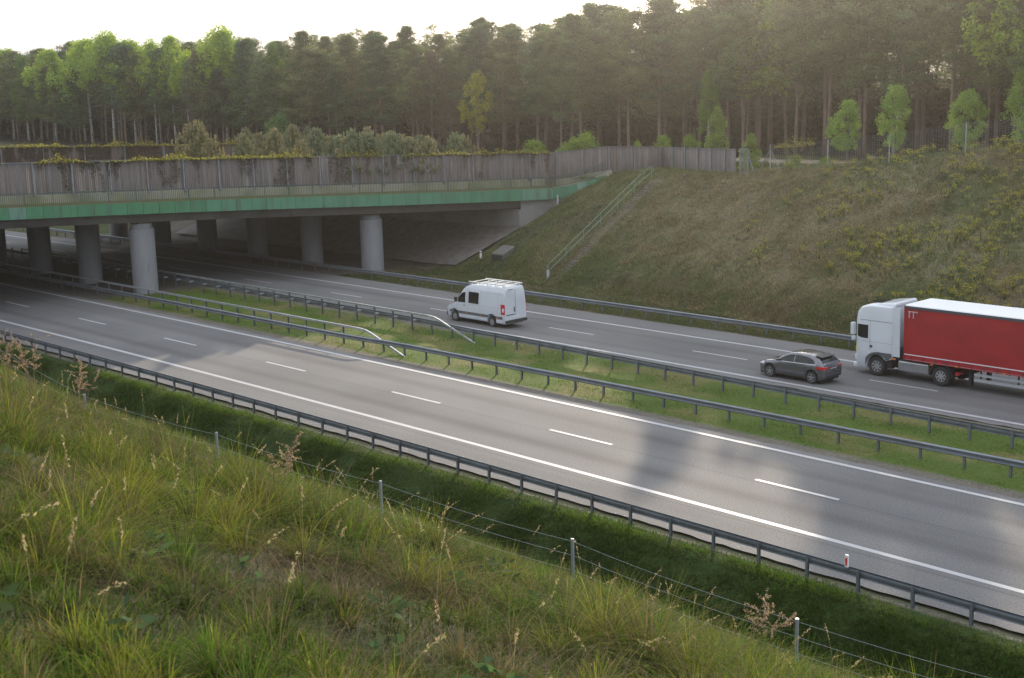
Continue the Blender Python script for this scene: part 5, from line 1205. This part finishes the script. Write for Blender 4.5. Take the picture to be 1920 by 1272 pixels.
# short sward
X, L, r = fg(330000, 1.15, 34, g); k = (L < 17.5) & (L > -2); X, L, r = X[k], L[k], r[k]; n = len(X); q2 = fbm(X * .5, L * .5 + 9, 74, 4); st = g.random(n) < np.clip((q2 - .42) * 2.6, .10, .75)
h = g.uniform(.06, .22, n) * rise(L); lm = np.where(st, g.uniform(.5, 1.8, n), g.uniform(.1, 1.0, n)); az = g.uniform(0, 6.28, n)
parts_.append(blades(wpos(X, L, -.02), h, np.stack([np.cos(az), np.sin(az)], 1) * lm[:, None], g.uniform(.003, .008, n) * (1 + r / 45), np.where(st[:, None], vary((.045, .034, .022), n, g), vary((.016, .026, .008), n, g)), np.where(st[:, None], vary((.115, .085, .050), n, g, .38), vary((.072, .115, .018), n, g, .34)), 2, g))  # dark sward colour paints the shade in hollows between tussocks
# tussocks: blades spring from a common heart and arch outwards
nt = 6400; Xt, Lt, rt2 = fg(nt, 1.0, 33, g); k = (Lt < 16.5) & (Lt > -1.5) & (g.random(nt) < np.clip(.25 + 2.2 * (fbm(Xt * .4 + 3, Lt * .4, 72, 4) - .38), .12, 1)); Xt, Lt, rt2 = Xt[k], Lt[k], rt2[k]; nt = len(Xt)
sz = g.uniform(.55, 1.35, nt) * (.65 + .8 * smooth(.36, .66, fbm(Xt * .45, Lt * .45, 81, 3))); nb_ = (105 * sz * np.clip(9 / rt2, .45, 1.5)).astype(int); i = np.repeat(np.arange(nt), nb_); n = len(i)
az = g.uniform(0, 6.28, n); rad = np.abs(g.normal(0, .09, n)) * sz[i]; lean_t = g.normal(0, .22, (nt, 2))
X = Xt[i] + np.cos(az) * rad; L = Lt[i] + np.sin(az) * rad; h = g.uniform(.18, .45, n) * sz[i] * rise(L); lm = np.abs(g.normal(.35, .38, n)) + rad * 3
lean = np.stack([np.cos(az), np.sin(az)], 1) * lm[:, None] + lean_t[i]; kind = g.random(nt); straw = g.random(n) < np.where(kind > .78, .70, .08)[i]
tint_ = np.clip(g.normal(1, .22, nt), .55, 1.6)[i][:, None]; yel = (g.random(nt) < .4)[i][:, None]
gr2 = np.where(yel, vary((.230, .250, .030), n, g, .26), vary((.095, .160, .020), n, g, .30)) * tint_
parts_.append(blades(wpos(X, L, -.03), h, lean, g.uniform(.0030, .0068, n) * (1 + rt2[i] / 45), np.where(straw[:, None], vary((.040, .030, .018), n, g), vary((.014, .024, .007), n, g)), np.where(straw[:, None], vary((.22, .165, .092), n, g, .32), gr2), 4, g, 1.15))  # shaded roots and sunlit tips are put into the blade colour
# loose bent straws and long single blades
X, L, r = fg(55000, 1.0, 30, g); k = (L < 16) & (L > -2) & (g.random(len(X)) < .35 + .65 * (fbm(X * .7, L * .7, 83, 3) > .5)); X, L, r = X[k], L[k], r[k]; n = len(X); az = g.uniform(0, 6.28, n); lm = g.uniform(.4, 2.0, n)
parts_.append(blades(wpos(X, L, -.02), g.uniform(.15, .42, n) * rise(L), np.stack([np.cos(az), np.sin(az)], 1) * lm[:, None], g.uniform(.0022, .0048, n) * (1 + r / 40), vary((.09, .068, .042), n, g), vary((.21, .16, .095), n, g, .38), 4, g, 1.0))
off = 0; Vs, Fs, Cs = [], [], []
for V, F, C in parts_: Vs.append(V); Fs.append(F + off); Cs.append(C); off += len(V)
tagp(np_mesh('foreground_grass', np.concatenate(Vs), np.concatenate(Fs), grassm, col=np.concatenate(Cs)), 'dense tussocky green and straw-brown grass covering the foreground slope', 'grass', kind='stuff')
# broad-leaved weeds low in the grass
n = 70; X, L, r = fg(n, .9, 16, g); k = (L < 12) & (L > 0); X, L = X[k], L[k]; n = len(X); i = np.repeat(np.arange(n), 16); m = len(i); az = g.uniform(0, 6.28, m); rr = g.uniform(.03, .20, m)
V, F = leaf_quads(wpos(X, L)[i] + np.stack([np.cos(az) * rr, np.sin(az) * rr, g.uniform(.05, .26, m)], 1), np.stack([np.cos(az), np.sin(az), g.uniform(-.2, .8, m)], 1), g.uniform(.07, .15, m), g.uniform(.035, .06, m), g)
tagp(np_mesh('broad_leaf_weeds', V, F, grassm, col=np.repeat(vary((.085, .135, .055), m, g, .2) * .75, 4, 0)), 'low broad-leaved weeds scattered between the foreground tussocks', 'weeds', kind='stuff')
# seed stalks
n = 430; r = 4.5 + 24 * g.random(n) ** .8; a = np.radians(g.uniform(18, 78, n)); X = -r * np.sin(a); L = r * np.cos(a); k = (L < 15) & (g.random(n) < np.clip(L / 9, .25, 1)); X, L = X[k], L[k]; n = len(X)
h = g.uniform(.45, .95, n); lean = g.normal(0, .28, (n, 2)) + np.array([.12, 0]); B = wpos(X, L); V1, F1, C1 = blades(B, h, lean, np.full(n, .0045), vary((.13, .14, .06), n, g), vary((.30, .25, .13), n, g), 6, g, .9)
i = np.repeat(np.arange(n), 26); m = len(i); t = g.uniform(.74, 1.02, m); ln_ = lean[i]; hh = h[i]
cx = B[i] + np.stack([ln_[:, 0] * hh * t ** 1.8, ln_[:, 1] * hh * t ** 1.8, hh * (t - .9 * np.hypot(ln_[:, 0], ln_[:, 1]) * t * t * .45)], 1) + g.normal(0, .006, (m, 3))
V2, F2 = leaf_quads(cx, np.stack([ln_[:, 0] * 1.4, ln_[:, 1] * 1.4, np.full(m, .6)], 1) + g.normal(0, .35, (m, 3)), g.uniform(.018, .035, m), g.uniform(.005, .010, m), g)
tagp(np_mesh('seed_stalks', np.concatenate([V1, V2]), np.concatenate([F1, F2 + len(V1)]), grassm, col=np.concatenate([C1, np.repeat(vary((.42, .34, .19), m, g, .2), 4, 0)])), 'tall thin grass stalks with pale drooping seed heads rising over the foreground', 'grass stalks', kind='stuff')
# dry branching weeds with rusty seeds
def weed(X, L, h, seed, label, lean_=(.2, 0)):
    g = np.random.default_rng(seed); o = bpy.data.objects.new('dry_weed', None); COL.objects.link(o); o.location = W(X, L, float(terrain(X, L))); tagp(o, label, 'dry weed'); mb = MB(); C = []
    for s in range(5):
        e = np.array([g.normal(0, .16) + lean_[0] * h, g.normal(0, .16) + lean_[1] * h, h * g.uniform(.7, 1)]); mid = e * .5 + np.array([-.04, 0, .05]); mb.tube([(0, 0, -.05), mid, e], [.006, .0045, .002], 5, False)
        for j in range(7):
            t = .45 + .55 * j / 7; p = mid * (1 - (t - .5) * 2) + e * ((t - .5) * 2) if t > .5 else mid; q = p + np.array([g.normal(0, .10), g.normal(0, .10), g.uniform(.02, .12)]); mb.tube([p, q], [.002, .0012], 4, False)
            for u in np.linspace(.2, 1, 7): C.append(p + (q - p) * u)
    mb.build('stem', mat('dry_stem', (.20, .12, .08), .8), o); C = np.repeat(np.array(C), 5, 0); n = len(C)
    V, F = leaf_quads(C + g.normal(0, .010, (n, 3)), g.normal(size=(n, 3)), g.uniform(.012, .026, n), g.uniform(.010, .018, n), g); np_mesh('seed_cluster', V, F, grassm, o, col=np.repeat(vary((.36, .27, .18), n, g, .3), 4, 0))
weed(-16.6, 10.9, 1.15, 501, 'rusty dry weed leaning right over the wire fence in the middle foreground', (.35, .1))
weed(-27.0, 11.3, 1.3, 502, 'pale dry weed with many seed clusters nearest the left edge, before the guardrail', (.1, 0))
weed(-25.2, 11.0, 1.35, 503, 'dry branching weed between the left edge and the first fence post', (.15, 0))
weed(-24.2, 11.4, 1.2, 504, 'spreading dry weed just left of the first fence post', (.3, 0))
weed(-10.2, 13.6, .9, 505, 'long dry weed bending right in front of the dark ditch, near the bottom right', (.5, .2))

# ------------------------------------------------------------------ lens-veil glow imitated by an added haze: one closed even volume round the whole place
hb_ = MB(); hb_.box(-2600, 1000, -1000, 3400, -60, 60)
hz_ = bpy.data.materials.new('veil_haze'); hz_.use_nodes = True; hn, hl_ = hz_.node_tree.nodes, hz_.node_tree.links
hn.remove(hn['Principled BSDF']); pvv = hn.new('ShaderNodeVolumePrincipled'); pvv.inputs['Color'].default_value = (.95, .93, .90, 1)
pvv.inputs['Density'].default_value = 0.00046; pvv.inputs['Anisotropy'].default_value = 0.93
hl_.new(pvv.outputs[0], hn['Material Output'].inputs['Volume'])
tagp(hb_.build('veil_haze', hz_), kind='stuff')
